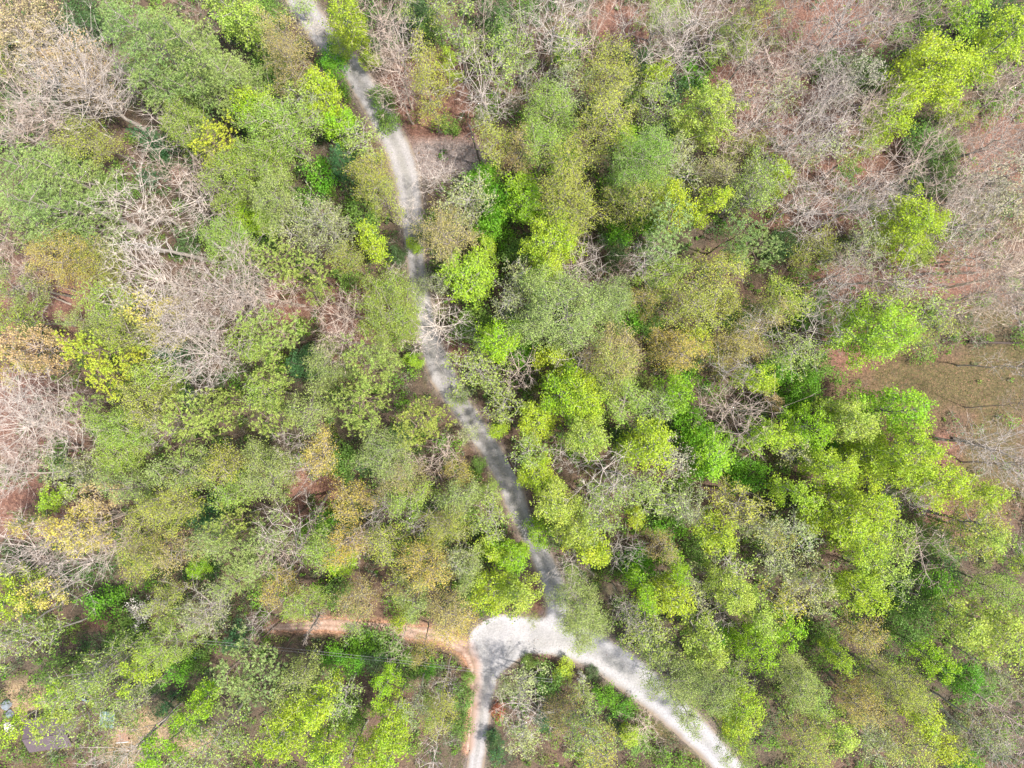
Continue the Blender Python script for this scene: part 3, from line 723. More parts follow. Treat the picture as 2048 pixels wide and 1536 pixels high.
# ------------------------------------------------------------------ where each tree stands
# per quarter-tile of the photograph: code x y radius [height], in quarter photograph pixels from the tile's corner
CATALOG = """
@1536 0
B2 60 560 170|B3 420 950 140|B2 620 1020 140|B2 700 60 160|B2 1250 1330 170|B2 1600 1350 170|B3 1700 1150 150|B2 1950 1250 160|B3 50 1150 140|B2 1450 1050 120
@1536 384
B2 250 60 140|B3 820 60 140|B2 1350 60 150|B2 1700 450 170|B2 1150 740 130|B4 1430 680 110|B4 1850 480 170|B2 700 830 130|B4 1750 860 150|B3 400 700 120
@1024 0
B3 560 60 130|B2 1250 230 110|B3 1080 300 120|B3 1900 420 160|B2 1720 1050 140|B3 1650 800 120
@0 384
B2 60 560 140|B2 260 720 130|B2 1650 700 180|B1 1480 960 170|B2 1900 1050 140
@0 768
B2 250 560 150|B2 860 1080 120|B2 480 1330 140|B2 1000 1250 110
@0 0
B2 380 1000 140|B2 980 640 110|B2 1350 1350 130
@512 768
B3 330 420 110|B2 1150 620 110|B3 1050 1000 100|B2 900 1180 90|B3 1350 1000 90
@0 0
Y2 150 200 330|Y2 600 560 260|B1 650 700 420 24|D1 300 540 90 14|G1 120 570 130 15|M3 650 180 200|W1 1150 250 400|W1 1560 400 340|W1 1250 650 230 23|W1 1900 600 240 22
L4 1900 120 200|B2 1600 80 130|B2 250 900 280 22|B1 60 1000 200|G1 700 1080 210 17|H1 1180 1080 140 14|B1 1330 1100 150 14|O1 1500 950 190 17|P2 1720 1190 190 20
W1 200 1330 300|W1 480 1400 210 24|H1 1150 1400 100|B2 1640 1450 180|O1 1850 1440 210|L2 2030 830 110 17|M1 900 1450 120|M3 1250 1280 90 6
@512 0
G2 250 300 230|M1 90 120 130|S1 360 60 120 15|B1 520 210 110 11|L3 740 140 165|L3 760 300 130 16|L3 900 460 75 11|L4 690 410 95 13|M2 610 470 130 10|M2 650 620 120 10
G2 300 600 180|M1 120 650 170|L1 570 780 160 14|L1 60 900 170 17|S2 480 950 110|S1 400 800 140|L2 640 1010 110 12|S1 840 1140 140 12|O1 220 1050 240|O1 100 1350 200
H1 650 1300 130 14|G1 900 1350 210|M2 500 1400 110|M1 1010 770 85 8|M1 1050 950 90 8|B2 1060 160 230 20|B1 1130 380 130 13|B2 1140 570 190|B2 1170 760 230|G1 1400 580 160
G1 1410 810 140|S1 1620 270 140 22|S1 1440 60 110|L3 1550 560 85 12|B2 1790 170 110 20|B1 1850 700 220|M1 1540 1000 70 5|S1 1830 950 85 9|B1 1440 1390 130 13|M2 1800 1420 130 9
G1 1950 1150 140|S1 1980 480 140|M1 1980 300 110|M3 1900 110 120|M3 1290 100 120|M1 1400 230 100|S1 1180 40 90|M3 250 760 110|M1 30 400 110|S1 1750 400 110 12
@1024 0
B3 100 130 130|M1 110 30 80|S1 80 400 160|B1 330 250 230|S1 480 330 140|B2 730 260 160|L2 430 430 90 9|G1 790 540 220|B1 920 160 110|M3 1000 470 110
O1 1200 90 150 12|B1 1440 150 230 21|B1 1310 420 230 18|O1 1800 330 160 10|B2 1700 60 120|G1 1950 50 120|L1 1170 610 100 14|S1 1160 860 160|L4 1540 930 220|M2 1490 620 110 8
B2 1900 700 240|B1 1960 950 190|S2 440 690 160|B3 170 720 110|O1 290 940 190|O1 230 1160 150|G1 700 1080 220|O1 1010 1370 240|L2 930 1050 90 9|M2 1110 1180 120 9
G1 1850 1200 140 10|G2 50 1210 120|G1 450 1450 200|L2 110 1460 120 10|S2 1310 1250 120|S2 1350 1430 140|L2 1230 1510 100 11|S1 1900 1450 170|G2 1600 1380 140|M3 700 880 90|M2 420 1250 100 8
M3 1330 700 110|M1 950 700 90|S2 830 700 120|M3 1250 980 90
@1536 0
B3 100 80 130|B2 250 400 190 14|B1 620 200 320 22|B2 1040 140 300 24|S2 60 250 90|L1 1560 130 150 21|L1 1400 560 300|L1 1830 400 220|L1 1980 300 120|L1 1020 900 170 15
L1 800 1110 100 10|S2 110 770 140|S4 650 650 160|M1 850 550 120 10|B1 500 790 190|B2 820 880 180|B1 220 1060 210|B1 370 1180 200|S2 400 1220 140|L1 70 1410 120 14
M2 640 1370 70 7|B2 920 1400 220|M3 1150 1450 90|M1 1250 1150 160 6|B2 1950 720 180|B2 1750 830 130|B3 1900 1060 220|M1 1400 1400 140 6|S4 1900 1440 230|M3 1950 150 190 12
M3 1760 60 130 12|L3 1500 900 90 9|M1 1500 1200 90 5|S1 700 1250 110|B3 250 640 150|M1 480 480 90 5
@0 384
W1 350 90 330|W1 60 170 240 22|B1 1150 150 240|B1 1600 90 240|B2 50 380 150|G3 470 520 260|G1 800 620 170 15|O1 1780 390 190|B1 1290 680 280|B1 1900 790 280
M3 1500 380 110|L2 1970 190 100 10|Y1 1150 960 150|Y1 1340 940 90|Y1 1340 1180 80 15|Y1 900 790 75 15|O1 870 950 170|O2 650 1010 120 14|G1 1010 1190 190|P2 700 1260 160
P2 880 1300 170|P2 1110 1370 120|P2 830 1460 150|H1 1320 1330 150 12|B1 1650 1250 280|B1 1410 1120 180|Y2 200 1250 210|Y1 90 1420 130|O1 100 1000 160|M1 250 1110 80 7
B3 250 840 130 12|O2 80 740 150|O1 2000 1200 150 18|O1 1250 1480 150|B2 1950 560 130|M1 1950 530 70|S2 900 470 110 12
@512 384
O2 150 100 170|L2 60 260 90 10|S2 560 290 220|G1 1000 90 150|L1 930 450 105 13|P1 200 560 180 19|P1 430 650 160|P1 510 840 90|B2 150 820 210|B2 680 930 170
O1 1040 900 250 19 !|G2 1550 300 220|M3 1350 300 75|L1 1730 720 180 15|L2 1620 580 95 10|S2 1450 700 120|B1 1500 1110 190 12 !|M1 1720 1060 150 8|L2 1960 1150 150|B2 750 1200 180
P1 150 1150 230|P1 900 1400 210|L2 1260 1330 90 8|O2 600 1400 160|H1 340 1410 150 12|P1 160 1490 130|M2 1900 270 130 9|M2 1950 80 130 9|S2 1660 100 170|S1 1850 1430 180
M3 1130 500 75|B1 1240 200 95 10|L1 1270 440 55 6|S2 1330 740 85 8|S2 1990 900 110|L1 1850 480 80 9|G1 720 560 100|B3 1150 640 90 9|M1 700 690 90|O2 1000 1270 110|S2 270 300 110|M1 850 200 110
@1024 384
L2 90 110 140 12|G1 480 130 210|G1 900 80 190|L1 1290 60 160|L3 1550 120 110|M2 1110 260 130 10|P3 1330 330 210|P3 1940 500 180|P3 1780 350 110|L1 320 380 210 17
L1 230 590 110 14|B1 580 610 170 13|M2 840 330 90 8|M3 850 490 90|B1 1050 590 110|P3 1190 560 140|O1 1200 690 140|G1 1650 610 150|G1 1490 880 220|O2 390 950 310 21
O2 730 900 160|G3 1020 890 105 12|M2 930 1010 100 8|M1 1100 1040 90 8|G2 840 1270 190|G3 1230 1240 180|L3 1470 1180 100 12|G3 1730 1250 180 15|M1 1850 1010 130 9|M2 120 1300 110 8
L1 320 1350 120 12|B3 490 1300 100|L1 400 1500 110|G1 800 1450 180|M2 1380 1430 90 8|L1 590 1500 80|B3 1740 1490 110|B1 1960 1110 120|L1 1960 1490 110|G2 2000 940 120
B2 80 1390 110|S1 1910 50 170 19|S2 60 680 120|M3 450 1180 100|B2 830 660 80 9|O1 250 740 120|M1 30 480 100|G1 1700 900 100|M3 1450 1390 70
@1536 384
B1 150 150 160|B1 400 180 210|B1 690 120 200|L1 1130 290 240|S2 700 440 160|G1 350 450 150 10|M3 100 420 120|S4 1900 150 210|B3 1560 80 220|B3 1500 340 230
B1 1730 280 80|B3 940 640 170|L4 1290 530 100 12|B4 1960 650 280|B1 1830 780 220|S1 1020 800 140|S1 1290 900 150|S1 1310 1080 110|S1 1210 1260 85|L1 820 1160 260
L4 1060 1180 110|B2 1560 980 200|M2 340 900 140 8|B3 520 850 150|B3 310 1110 140|S1 180 1290 160|O1 50 850 150|M2 80 1430 120 8|B1 1960 1370 130|B2 580 640 130|M1 420 1400 110
@0 768
B1 200 300 360|B1 80 90 170|B1 650 430 150|B1 450 150 220|B1 100 780 190|S2 600 690 170|M1 430 560 120|L1 430 890 110 10|P1 760 110 110|G1 1140 170 220
O1 930 280 200|O1 980 540 170 16|P1 1620 230 240|P1 1500 440 120|P1 1760 140 130|H1 1450 110 100|B3 1330 380 110|O2 1450 680 160|G1 1760 620 150|Y1 610 1150 210
Y1 340 1170 105|Y2 800 910 130|G1 1360 1000 210|G1 1180 1090 120|H1 1620 1050 150 11|O1 1850 860 130|P1 1900 1110 150|P3 1920 1350 180|G1 1150 1390 190|B1 330 1300 220
B1 700 1410 180|G2 1450 1340 150|L2 1560 1480 80 9|O2 1750 1290 140|B2 70 1200 140|M1 200 1090 80|S3 80 1510 110|O2 1010 850 140|B2 600 280 150|M3 750 370 80
@512 768
P1 130 240 150|O1 60 80 130|O2 420 210 150|P1 850 150 210|P1 1280 270 190|G3 490 570 150|G3 750 910 150|O2 1000 600 190|H1 870 680 75 9|M1 700 640 110
G2 1250 720 160|B2 1520 590 115 13|G3 1610 700 95 12|S2 1690 380 75|M1 1780 650 110 9|O1 1850 850 130|S1 1850 1030 150|O2 1600 890 140|O1 1260 890 140|G1 1500 1170 160
G3 1350 1400 190|G3 740 1280 150|G1 1000 1290 150|M2 520 1090 100 9|H1 700 1120 90|O2 100 650 190|B3 420 740 100|P3 170 1120 150|P3 60 1340 160|B3 330 1080 160
L2 680 1460 100 10|L2 1980 1400 130 12|L3 1880 1290 105 10|O2 1700 1450 110|S2 1640 1390 120|O1 500 1300 140|B2 220 1440 120|L1 1970 400 90|S1 1960 190 120|S1 1620 110 80 10
M3 1150 420 80|M3 1430 1010 80
@1024 768
L2 430 80 160|L1 610 140 140|L1 180 330 140 14|L4 600 400 140|S1 1110 180 150|L2 1270 70 110|O1 850 150 150|L1 1080 470 180|B2 1700 210 230 17|M2 1400 330 160 12
L2 1610 500 170 15|M2 1490 640 130 12|S4 1270 620 120|L1 200 720 130 14|B1 440 560 95 15|B1 620 730 150 18|L4 370 960 150|L4 460 1080 150|S1 750 1060 180|L3 590 1240 130
L3 730 1410 75|L2 210 1160 115 13|S1 950 800 150|S1 1160 880 140|S2 1380 970 150|S3 1830 920 170|L3 1610 1170 130|G2 1190 1310 100 17|L2 1320 1430 85|M2 1000 1450 140
L4 60 1330 110|B3 900 1270 110|M2 1230 1110 110|M2 1890 740 140|L1 1990 430 110|S2 1990 1150 120|S1 1740 1480 140|M2 1770 640 90|M1 1480 1350 110|L3 1030 1060 65 12
B3 480 1440 110|M3 900 420 90|S1 90 530 110|M3 1250 330 70
@1536 768
M2 250 90 180|L2 250 320 150|L1 50 420 100|L4 590 180 110|L4 700 350 170|L2 960 240 210|L1 1080 580 240|L3 750 590 160 15|S2 180 500 130|L1 500 680 160
L1 200 890 120|L1 560 940 200|L1 800 980 180|L1 680 1200 180|L1 420 1110 110|L1 1390 850 190|L3 1700 890 130|S3 1650 1130 210|L4 1800 1230 130|B1 1830 500 300
B2 1960 700 160|B3 1100 900 110|M1 1350 1250 150 9|O1 950 1190 160|L4 900 1400 140|B2 1150 1330 150|M3 1400 1480 120|S2 200 1180 140|S3 50 1200 100|S2 100 1450 140
B2 1990 1200 130|B2 2030 210 100|L3 2010 1420 80|Y2 50 130 75 9|M3 930 850 100|M2 480 500 100
@0 1152
L3 90 110 140|Y1 350 180 130|M2 800 220 120|D1 1130 320 100|S2 90 400 150|S1 290 570 150 24|O1 1400 500 180|G1 1320 170 120|S2 1620 300 180|B3 1700 170 130
W1 1870 70 140 18|P3 1960 650 170|P3 1930 850 120|L3 1150 720 115|S1 800 720 180 24|S1 680 870 150 25|L4 500 1010 130 25|L1 240 1090 120 24|S1 650 1110 130 25|M1 1000 500 160
S1 980 960 120 20|H1 1850 550 110|M2 1400 760 100|H1 1290 1080 65|L2 1560 1030 100|L2 1350 1370 130 20|S1 1700 1300 210|B1 1050 1400 190 22|S1 980 1170 130|L3 80 290 70
M2 1650 880 60 5|M1 450 760 120|S2 1150 920 100|M1 1550 700 90 5|M3 1200 870 80
@512 1152
G3 160 110 120|B1 180 260 90|O1 400 260 120|M1 640 150 90|G2 830 160 140|S3 1120 60 75|O2 1230 180 120|G2 1500 250 140 !|G3 1590 390 150 13 !|L1 1890 150 160 15 !
M1 1700 130 95|L3 1160 330 70|B2 1190 440 90|G3 1310 560 95 13|S1 790 430 80|P3 60 760 160|O2 350 790 150|L1 460 1020 140 20|L1 280 1240 190 20|L1 480 1380 140
S1 700 950 130|M1 760 1110 130|L2 1080 900 90|L1 1100 1110 120|L1 1080 1310 140|L1 900 1440 110|M2 1380 750 60 4|B1 1510 860 80|G1 1500 1010 110|S2 1290 960 95
G1 1450 1100 110|M1 1650 1000 90 5|M1 1700 800 80 4|M1 1640 1210 120 7|B1 1440 1400 140|X1 1935 1095 50|S2 1980 920 110|H1 1900 1290 70|H1 1915 1440 75|M3 1900 1350 60 4|M2 600 650 90 5
M2 850 560 100 4|M1 1050 560 110 4|M1 1180 750 110 5|M2 760 700 90 5|M3 950 650 110 4
@1024 1152
L4 60 160 120|G1 120 260 80|O2 540 180 180 16 !|O2 560 400 190 17 !|L2 1040 50 100|L1 1240 210 170|L4 1750 110 150|S2 1450 80 120|B3 900 250 100|S1 1080 460 180 !
S1 1170 650 120|L4 1530 480 140|L4 1650 650 110|B3 1600 300 90|M2 1690 540 80|L2 1930 550 150|L4 1980 250 110|O2 1290 850 190 !|O2 1550 870 180|L3 1900 1100 160
L3 1830 1290 90|O1 1430 1120 110|S1 1840 790 90|M1 150 700 100 5|L1 430 780 80 8|M3 650 790 80 5|M2 740 1000 85 6|M2 900 1080 80 4|G2 400 1080 140 9|B1 80 1060 120
S2 100 880 130|S1 600 1000 90 8|S1 550 1310 160|S3 700 1440 170|S2 90 1360 130|B2 1080 1260 110 6|H1 260 1200 75|O1 1790 1430 120|D1 560 850 35 4|M1 300 900 110 6
M1 1020 1380 90 3|L1 940 1330 80 6
@1536 1152
S2 350 90 180|S3 150 230 140|L1 750 120 170|L2 130 420 110|S1 980 60 110|M1 1200 250 180 12|M2 1350 60 120 10|L4 1900 450 220|L4 1600 340 140|O1 1850 110 140
G3 780 480 140|M1 500 560 110 9|L1 600 650 85|L2 1350 660 110|M2 1560 850 150|O2 200 740 180|O1 310 950 140|L4 600 1250 130|G1 300 1270 210|G1 930 850 180
G3 750 1020 180|G1 1100 930 130|L3 1280 1090 130|S2 850 1200 120|G1 1090 1370 170|L3 1450 1420 130|B2 1920 1090 210|B1 1840 1400 190|S2 1690 1200 130|M1 1750 900 110
B2 1420 1250 90|M2 1600 1460 90|S2 900 1420 130|M1 1100 430 120|S2 1820 750 110
"""

LANDMARKS = [
    ('gravel road fork', 1020, 1275), ('red clay driveway', 760, 1255), ('gravel turnout', 900, 320), ('red leaf-strewn bank', 840, 170),
    ('brown meadow', 1850, 780), ('white dogwood by the driveway', 282, 1232), ('orange-red shrub', 992, 1424), ('dead snag by the turnout', 945, 285),
    ('fallen log in the gully', 1208, 545), ('pinkish star-shaped bare tree', 1450, 818), ('bright lime poplar pair', 1890, 130), ('pale dead trunk', 330, 500),
    ('red leaf slope', 90, 610), ('yellow-lime tree over the track', 697, 60), ('narrow south lane', 960, 1480), ('bright yellow tree', 155, 1055),
    ('straight middle stretch of the track', 850, 600), ('lower bend of the track', 1000, 930), ('wide white gravel lane', 1300, 1390), ('fallen dead conifer', 635, 1230),
    ('big grey-green pine stand', 340, 110), ('shed in the yard', 110, 1455), ('big grey-green oak', 1120, 620), ('round lime tree by the meadow', 1740, 675),
    ('wide bare tree beyond the meadow', 1995, 893), ('yellow-tufted pines', 215, 715), ('ravine trunk', 1460, 410), ('lower right corner', 2000, 1490),
    ('upper left corner', 30, 40), ('middle of the top edge', 1400, 60), ('white plastic tub', 390, 1309), ('vivid green poplar cluster', 1690, 1010),
    ('two golden oaks', 640, 920), ('orange-brown oaks', 1340, 690), ('pale bare fan', 1700, 60), ('large lime tree', 1820, 455), ('cream-leafed tree', 2005, 400),
    ('slanting trunks', 250, 1330), ('star-shaped bare tree at the verge', 890, 660), ('lime trees below the driveway', 600, 1450), ('wild lower thicket', 1500, 1180), ('vivid lime tree', 1130, 1050),
    ('left edge bare trees', 50, 840), ('pale lime oak', 1405, 240),
]

OVER = set()       # trees that do hang over a road
def parse_catalog():
    out = []; ox = oy = 0
    for line in CATALOG.strip().splitlines():
        if line[0] == '@':
            ox, oy = map(int, line[1:].split()); continue
        for it in line.split('|'):
            p = it.split()
            fl = p[-1] == '!'
            if fl: p = p[:-1]; OVER.add(len(out))
            out.append((p[0], ox + float(p[1]) / 4, oy + float(p[2]) / 4, float(p[3]) / 4, float(p[4]) if len(p) > 4 else None))
    return out

ORD = ['', 'second ', 'third ', 'fourth ', 'fifth ', 'sixth ', 'seventh ']
def direction(dx, dy):
    a = math.degrees(math.atan2(-dy, dx)) % 360
    return ['right of', 'above and right of', 'above', 'above and left of', 'left of', 'below and left of', 'below', 'below and right of'][int((a + 22.5) // 45) % 8]

def make_labels(cat):
    rows = []
    for (code, x, y, r, h) in cat:
        ph = TONE[code][4]
        d = [(math.hypot(x - lx, y - ly), n, x - lx, y - ly) for n, lx, ly in LANDMARKS]
        d.sort()
        k = d[0] if d[0][0] > 22 or code[0] in 'DX' else d[1]
        rows.append([ph, k[1], direction(k[2], k[3]), k[0], r, d])
    base = {}
    for i, w in enumerate(rows): base.setdefault((w[0], w[1], w[2]), []).append(i)
    labels = [None] * len(rows)
    for (ph, lm, di), idx in base.items():
        idx.sort(key=lambda i: rows[i][3])
        if len(idx) == 1:
            labels[idx[0]] = f'{ph} {di} the {lm}'
        else:
            for n, i in enumerate(idx):
                labels[i] = (f'{ph} {di} the {lm}, nearest' if n == 0 else f'{ph} {di} the {lm}, {ORD[min(n, 6)]}out')
    # the few plants that mark a place are named for what they are
    def nearest(x, y, codes):
        return min((math.hypot(c[1] - x, c[2] - y), i) for i, c in enumerate(cat) if c[0][0] in codes)[1]
    special = [
        (282, 1232, 'D', 'white blossoming dogwood standing just above the red clay driveway, left part'),
        (75, 135, 'D', 'white blossoming crown among bare twigs near the upper left corner'),
        (1164, 1364, 'D', 'tiny white blossoming shrub inside the fork of the gravel roads'),
        (992, 1424, 'X', 'small orange-red shrub beside the narrow south lane'),
        (1450, 818, 'B', 'pinkish star-shaped leafless tree ringed by lime green crowns'),
        (155, 1055, 'Y', 'bright yellow crown, largest of the yellow trees on the left side'),
        (1120, 620, 'O', 'broad soft grey-green crown, largest between track and gully'),
        (1740, 675, 'L', 'round bright lime tree on the upper rim of the brown meadow'),
        (1885, 140, 'L', 'largest lime poplar near the upper right corner, its trunk showing below left'),
        (880, 660, 'B', 'whitish star-shaped leafless tree overhanging the straight middle of the track'),
        (1995, 893, 'B', 'wide pale leafless tree leaning away from the brown meadow'),
        (1818, 456, 'L', 'large ragged lime tree alone amid pinkish leafless trees, above the meadow'),
    ]
    for x, y, codes, t in special:
        labels[nearest(x, y, codes)] = t
    seen = {}
    for i, l in enumerate(labels):
        if l in seen: labels[i] = l + ', smaller'
        seen[labels[i]] = i
    for i, l in enumerate(labels):
        if l.count(' ') + l.count('-') > 14: labels[i] = l = l.replace(' by the meadow', '').replace('just ', '')
        if len(l.replace('-', '').split()) > 16: print('LONG', l)
    return labels

def build_trees():
    cat = parse_catalog()
    labels = make_labels(cat)
    g = np.random.default_rng(11)
    counts = {}
    for n, (code, x, y, rp, hh) in enumerate(cat):
        kind = code[0]; sp = SPEC[kind]
        leafc, barkc, name, catg, _ = TONE[code]
        dist = math.hypot(x - 1024, y - 768) / 1280
        rp = rp * (1.0 - 0.22 * dist)
        sizes = SIZES[kind]
        h_guess = hh or sp['h']
        rm = rp * (H - 0.68 * h_guess) / F
        # crowded crowns overlap a little
        rm *= 1.08
        gp = px(x, y); dr = float(road_sdf(gp[:1], gp[1:])[0][0]); dc = float(clay_sdf(gp[:1], gp[1:])[0][0])
        if n in OVER: pass
        elif dr > 0.2: rm = min(rm, max((dr + 0.25) / 1.22, 0.8))     # crowns beside the road lean over it only a little
        else: rm = min(rm, 1.7)
        if dc > 0.3 and n not in OVER: rm = min(rm, max(dc + 0.3, rm * 0.6))
        size = min(sizes, key=lambda s: abs(math.log(rm / s)))
        var = counts.get((kind, size), 0) % NVAR[kind]; counts[(kind, size)] = counts.get((kind, size), 0) + 1
        parts, R0, h0 = proto(kind, size, var)
        h = hh if hh else h0 * g.uniform(0.92, 1.08)
        for q in (1, 0.85, 1.15, 0.7, 1.3, 0.55, 0.4):      # no trunk stands on a road
            c = px(x, y, 0.70 * h * q)
            if min(road_sdf(c[:1], c[1:])[0][0], clay_sdf(c[:1], c[1:])[0][0]) > 0.7: break
        h *= q
        tz = float(terrain(c[0], c[1]))
        root = bpy.data.objects.new(name, None); COL.objects.link(root)
        root.empty_display_size = 0.5
        sxy = rm / R0
        root.location = (c[0], c[1], tz - 0.05)
        an = g.uniform(-0.13, 0.13)
        root.scale = (sxy * (1 + an), sxy * (1 - an), h / h0)
        root.rotation_euler = (g.normal(0, 0.025), g.normal(0, 0.025), g.uniform(0, 2 * math.pi))
        tag(root, labels[n], catg)
        jit = g.normal(0, 0.05)
        hue = g.normal(0, 0.04)
        bc = np.clip(lin(barkc) * (0.82 if kind == 'B' else 0.68) * (1 + g.normal(0, 0.08)), 0, 0.8)
        link('trunk', parts['trunk'], root, bc * (0.85 if kind != 'B' else 0.95))
        tag(link('twigs' if kind != 'B' else 'branches', parts['twigs'], root, bc), kind='stuff')
        if 'crown' in parts:
            a = np.array(alb(leafc, {'P': 1.2, 'W': 1.15, 'H': 1.1, 'O': 1.05, 'G': 1.05}.get(kind, 1.0))) * (1 + jit) * np.array([1 + hue, 1, 1 - hue])
            tag(link('crown', parts['crown'], root, np.clip(a, 0, 0.85)), kind='stuff')

build_trees()
# ------------------------------------------------------------------ undergrowth
def ground_mask(X, Y, margin=0.5):
    s = np.minimum(road_sdf(X, Y)[0], clay_sdf(X, Y)[0])
    return s > margin

def undergrowth():
    g = np.random.default_rng(21)
    n = 15500
    X = g.uniform(-92, 92, n); Y = g.uniform(-72, 72, n)
    op = open_ground(X, Y)
    patch = fbm(X, Y, 9.0, 40)
    keep = ground_mask(X, Y, 0.9) & (g.random(n) > op * 0.9) & (g.random(n) < np.clip(patch * 3.0 - 0.45, 0.15, 1))
    X = X[keep]; Y = Y[keep]
    n = len(X)
    R = (0.45 + 1.5 * g.random(n) ** 1.8) * (0.7 + 0.5 * fbm(X, Y, 12, 50))
    hgt = R * g.uniform(0.9, 1.9, n)
    k = (14 + R * R * 34).astype(int)
    C = np.repeat(np.column_stack([X, Y, terrain(X, Y)]), k, 0)
    Rr = np.repeat(R, k); Hh = np.repeat(hgt, k)
    m = len(C)
    a = g.uniform(0, 6.283, m); t = g.beta(2, 1.2, m); rr = np.sqrt(g.random(m)) * np.sqrt(1 - (t * 0.9) ** 2)
    C[:, 0] += Rr * rr * np.cos(a); C[:, 1] += Rr * rr * np.sin(a); C[:, 2] += Hh * t + 0.05
    V, Fq = leaf_quads(C, 0.23, 0.7, g)
    # tone of each bush: dark green, fresh green, olive or greyish
    tones = np.array([lin(c) * AL for c in [(92, 130, 62), (122, 172, 48), (150, 165, 80), (120, 140, 92), (140, 185, 60)]])
    w = fbm(X, Y, 11, 60) + np.clip(X / 300 - Y / 500, -0.1, 0.22); ti = np.clip(((w - 0.28) / 0.44 * 4.99), 0, 4.99)
    ti = np.clip(ti + g.normal(0, 1.0, n), 0, 4.99).astype(int)
    tone = tones[ti] * g.uniform(0.65, 1.05, (n, 1))
    col = np.repeat(np.repeat(tone, k, 0), 4, 0)
    me = new_mesh('undergrowth', V, Fq, 4, M_UNDER, {'tone': col})
    tag(link('undergrowth', me), 'low green shrubs and saplings carpeting the forest floor', 'undergrowth', kind='stuff')

def brush():
    """thin leafless saplings and twigs under the trees"""
    g = np.random.default_rng(22)
    n = 9000
    X = g.uniform(-92, 92, n); Y = g.uniform(-72, 72, n)
    keep = ground_mask(X, Y, 0.6) & (g.random(n) > open_ground(X, Y) * 0.75)
    X = X[keep]; Y = Y[keep]; n = len(X)
    h = g.uniform(1.2, 4.5, n)
    lean = g.normal(0, 0.16, (n, 2))
    P0 = np.column_stack([X, Y, terrain(X, Y) - 0.05]); P1 = P0 + np.column_stack([lean * h[:, None], h])
    V, Fq = tubes(P0, P1, 0.012 + 0.005 * h, np.full(n, 0.006), 3)
    k = 9
    f = g.uniform(0.3, 1.0, (n, k))
    C = (P0[:, None] * (1 - f[..., None]) + P1[:, None] * f[..., None]).reshape(-1, 3)
    D = g.normal(size=(n * k, 3)); D[:, 2] = np.abs(D[:, 2]) * 0.8 + 0.3
    L = np.repeat(h, k) * g.uniform(0.14, 0.38, n * k)
    Vb, Fb = blades(C, D, L, 0.030, g)
    flat = np.concatenate([Fq.ravel(), (Fb + len(V)).ravel()]); cts = np.concatenate([np.full(len(Fq), 4), np.full(len(Fb), 3)])
    c = lin((182, 172, 158)) * 0.6 * g.uniform(0.7, 1.2, (n, 1))
    tone = np.concatenate([np.repeat(c, 6, 0), np.repeat(np.repeat(c, k, 0), 3, 0)])
    me = new_mesh('brushwood', np.concatenate([V, Vb]), flat, cts, M_LITTER, {'tone': tone})
    tag(link('brushwood', me), 'grey leafless saplings and twigs between the trees', 'brushwood', kind='stuff')

def fallen():
    g = np.random.default_rng(23)
    n = 150000
    X = g.uniform(-82, 82, n); Y = g.uniform(-62, 62, n)
    op = np.maximum(open_ground(X, Y), 0.16)
    s = np.minimum(road_sdf(X, Y)[0], clay_sdf(X, Y)[0])
    keep = (g.random(n) < op) & ((s > -0.5) | (g.random(n) < 0.06))
    X = X[keep]; Y = Y[keep]; n = len(X)
    C = np.column_stack([X, Y, terrain(X, Y) + g.uniform(0.07, 0.15, n)])
    V, Fq = leaf_quads(C, 0.12, 1.6, g)
    cs = np.array([lin(c) for c in [(150, 100, 80), (176, 128, 100), (200, 158, 128), (128, 84, 68), (196, 160, 132)]]) * 0.5
    tone = np.repeat(cs[g.integers(0, 5, n)], 4, 0)
    me = new_mesh('fallen_leaves', V, Fq, 4, M_LITTER, {'tone': tone})
    tag(link('fallen_leaves', me), 'reddish brown dead leaves littering open ground', 'leaf litter', kind='stuff')

def meadow_grass():
    g = np.random.default_rng(24)
    n = 90000
    X = g.uniform(-82, 92, n); Y = g.uniform(-66, 62, n)
    w = np.maximum(np.maximum(blob(X, Y, MEADOW) * 0.6, blob(X, Y, VERGE, 0.5)), blob(X, Y, YARD) * 0.35)
    cs, _ = clay_sdf(X, Y); rs, _, _ = road_sdf(X, Y)
    below = (cs > 0.2) & (cs < 7) & (Y < px(0, 1262)[1]) & (X < px(945, 0)[0]) & (X > px(500, 0)[0])
    w = np.maximum(w, below * 0.85)
    w = np.maximum(w, np.clip(1 - np.abs(np.minimum(rs, cs) - 0.3) / 0.8, 0, 1) * 0.35)
    keep = (g.random(n) < w) & (np.minimum(rs, cs) > -0.15)
    X = X[keep]; Y = Y[keep]; n = len(X)
    k = 3
    C = np.repeat(np.column_stack([X, Y, terrain(X, Y)]), k, 0)
    D = g.normal(0, 0.6, (n * k, 3)); D[:, 2] = 0.9
    V, Fb = blades(C, D, g.uniform(0.12, 0.38, n * k), 0.05, g)
    a = np.array([lin((150, 150, 62)) * AL, lin((120, 165, 50)) * AL])
    mix_ = np.clip(fbm(X, Y, 7, 33) * 1.6 - 0.3, 0, 1)
    mix_ = np.where(np.isin(np.arange(n), np.nonzero(below[keep])[0]), np.maximum(mix_, 0.8), mix_)
    c = a[0] * (1 - mix_[:, None]) + a[1] * mix_[:, None]
    tone = np.repeat(np.repeat(c * g.uniform(0.7, 1.2, (n, 1)), k, 0), 3, 0)
    me = new_mesh('grass', V, Fb, 3, M_UNDER, {'tone': tone})
    tag(link('grass', me), 'short olive grass along the verges and in the meadow', 'grass', kind='stuff')

undergrowth(); brush(); fallen(); meadow_grass()

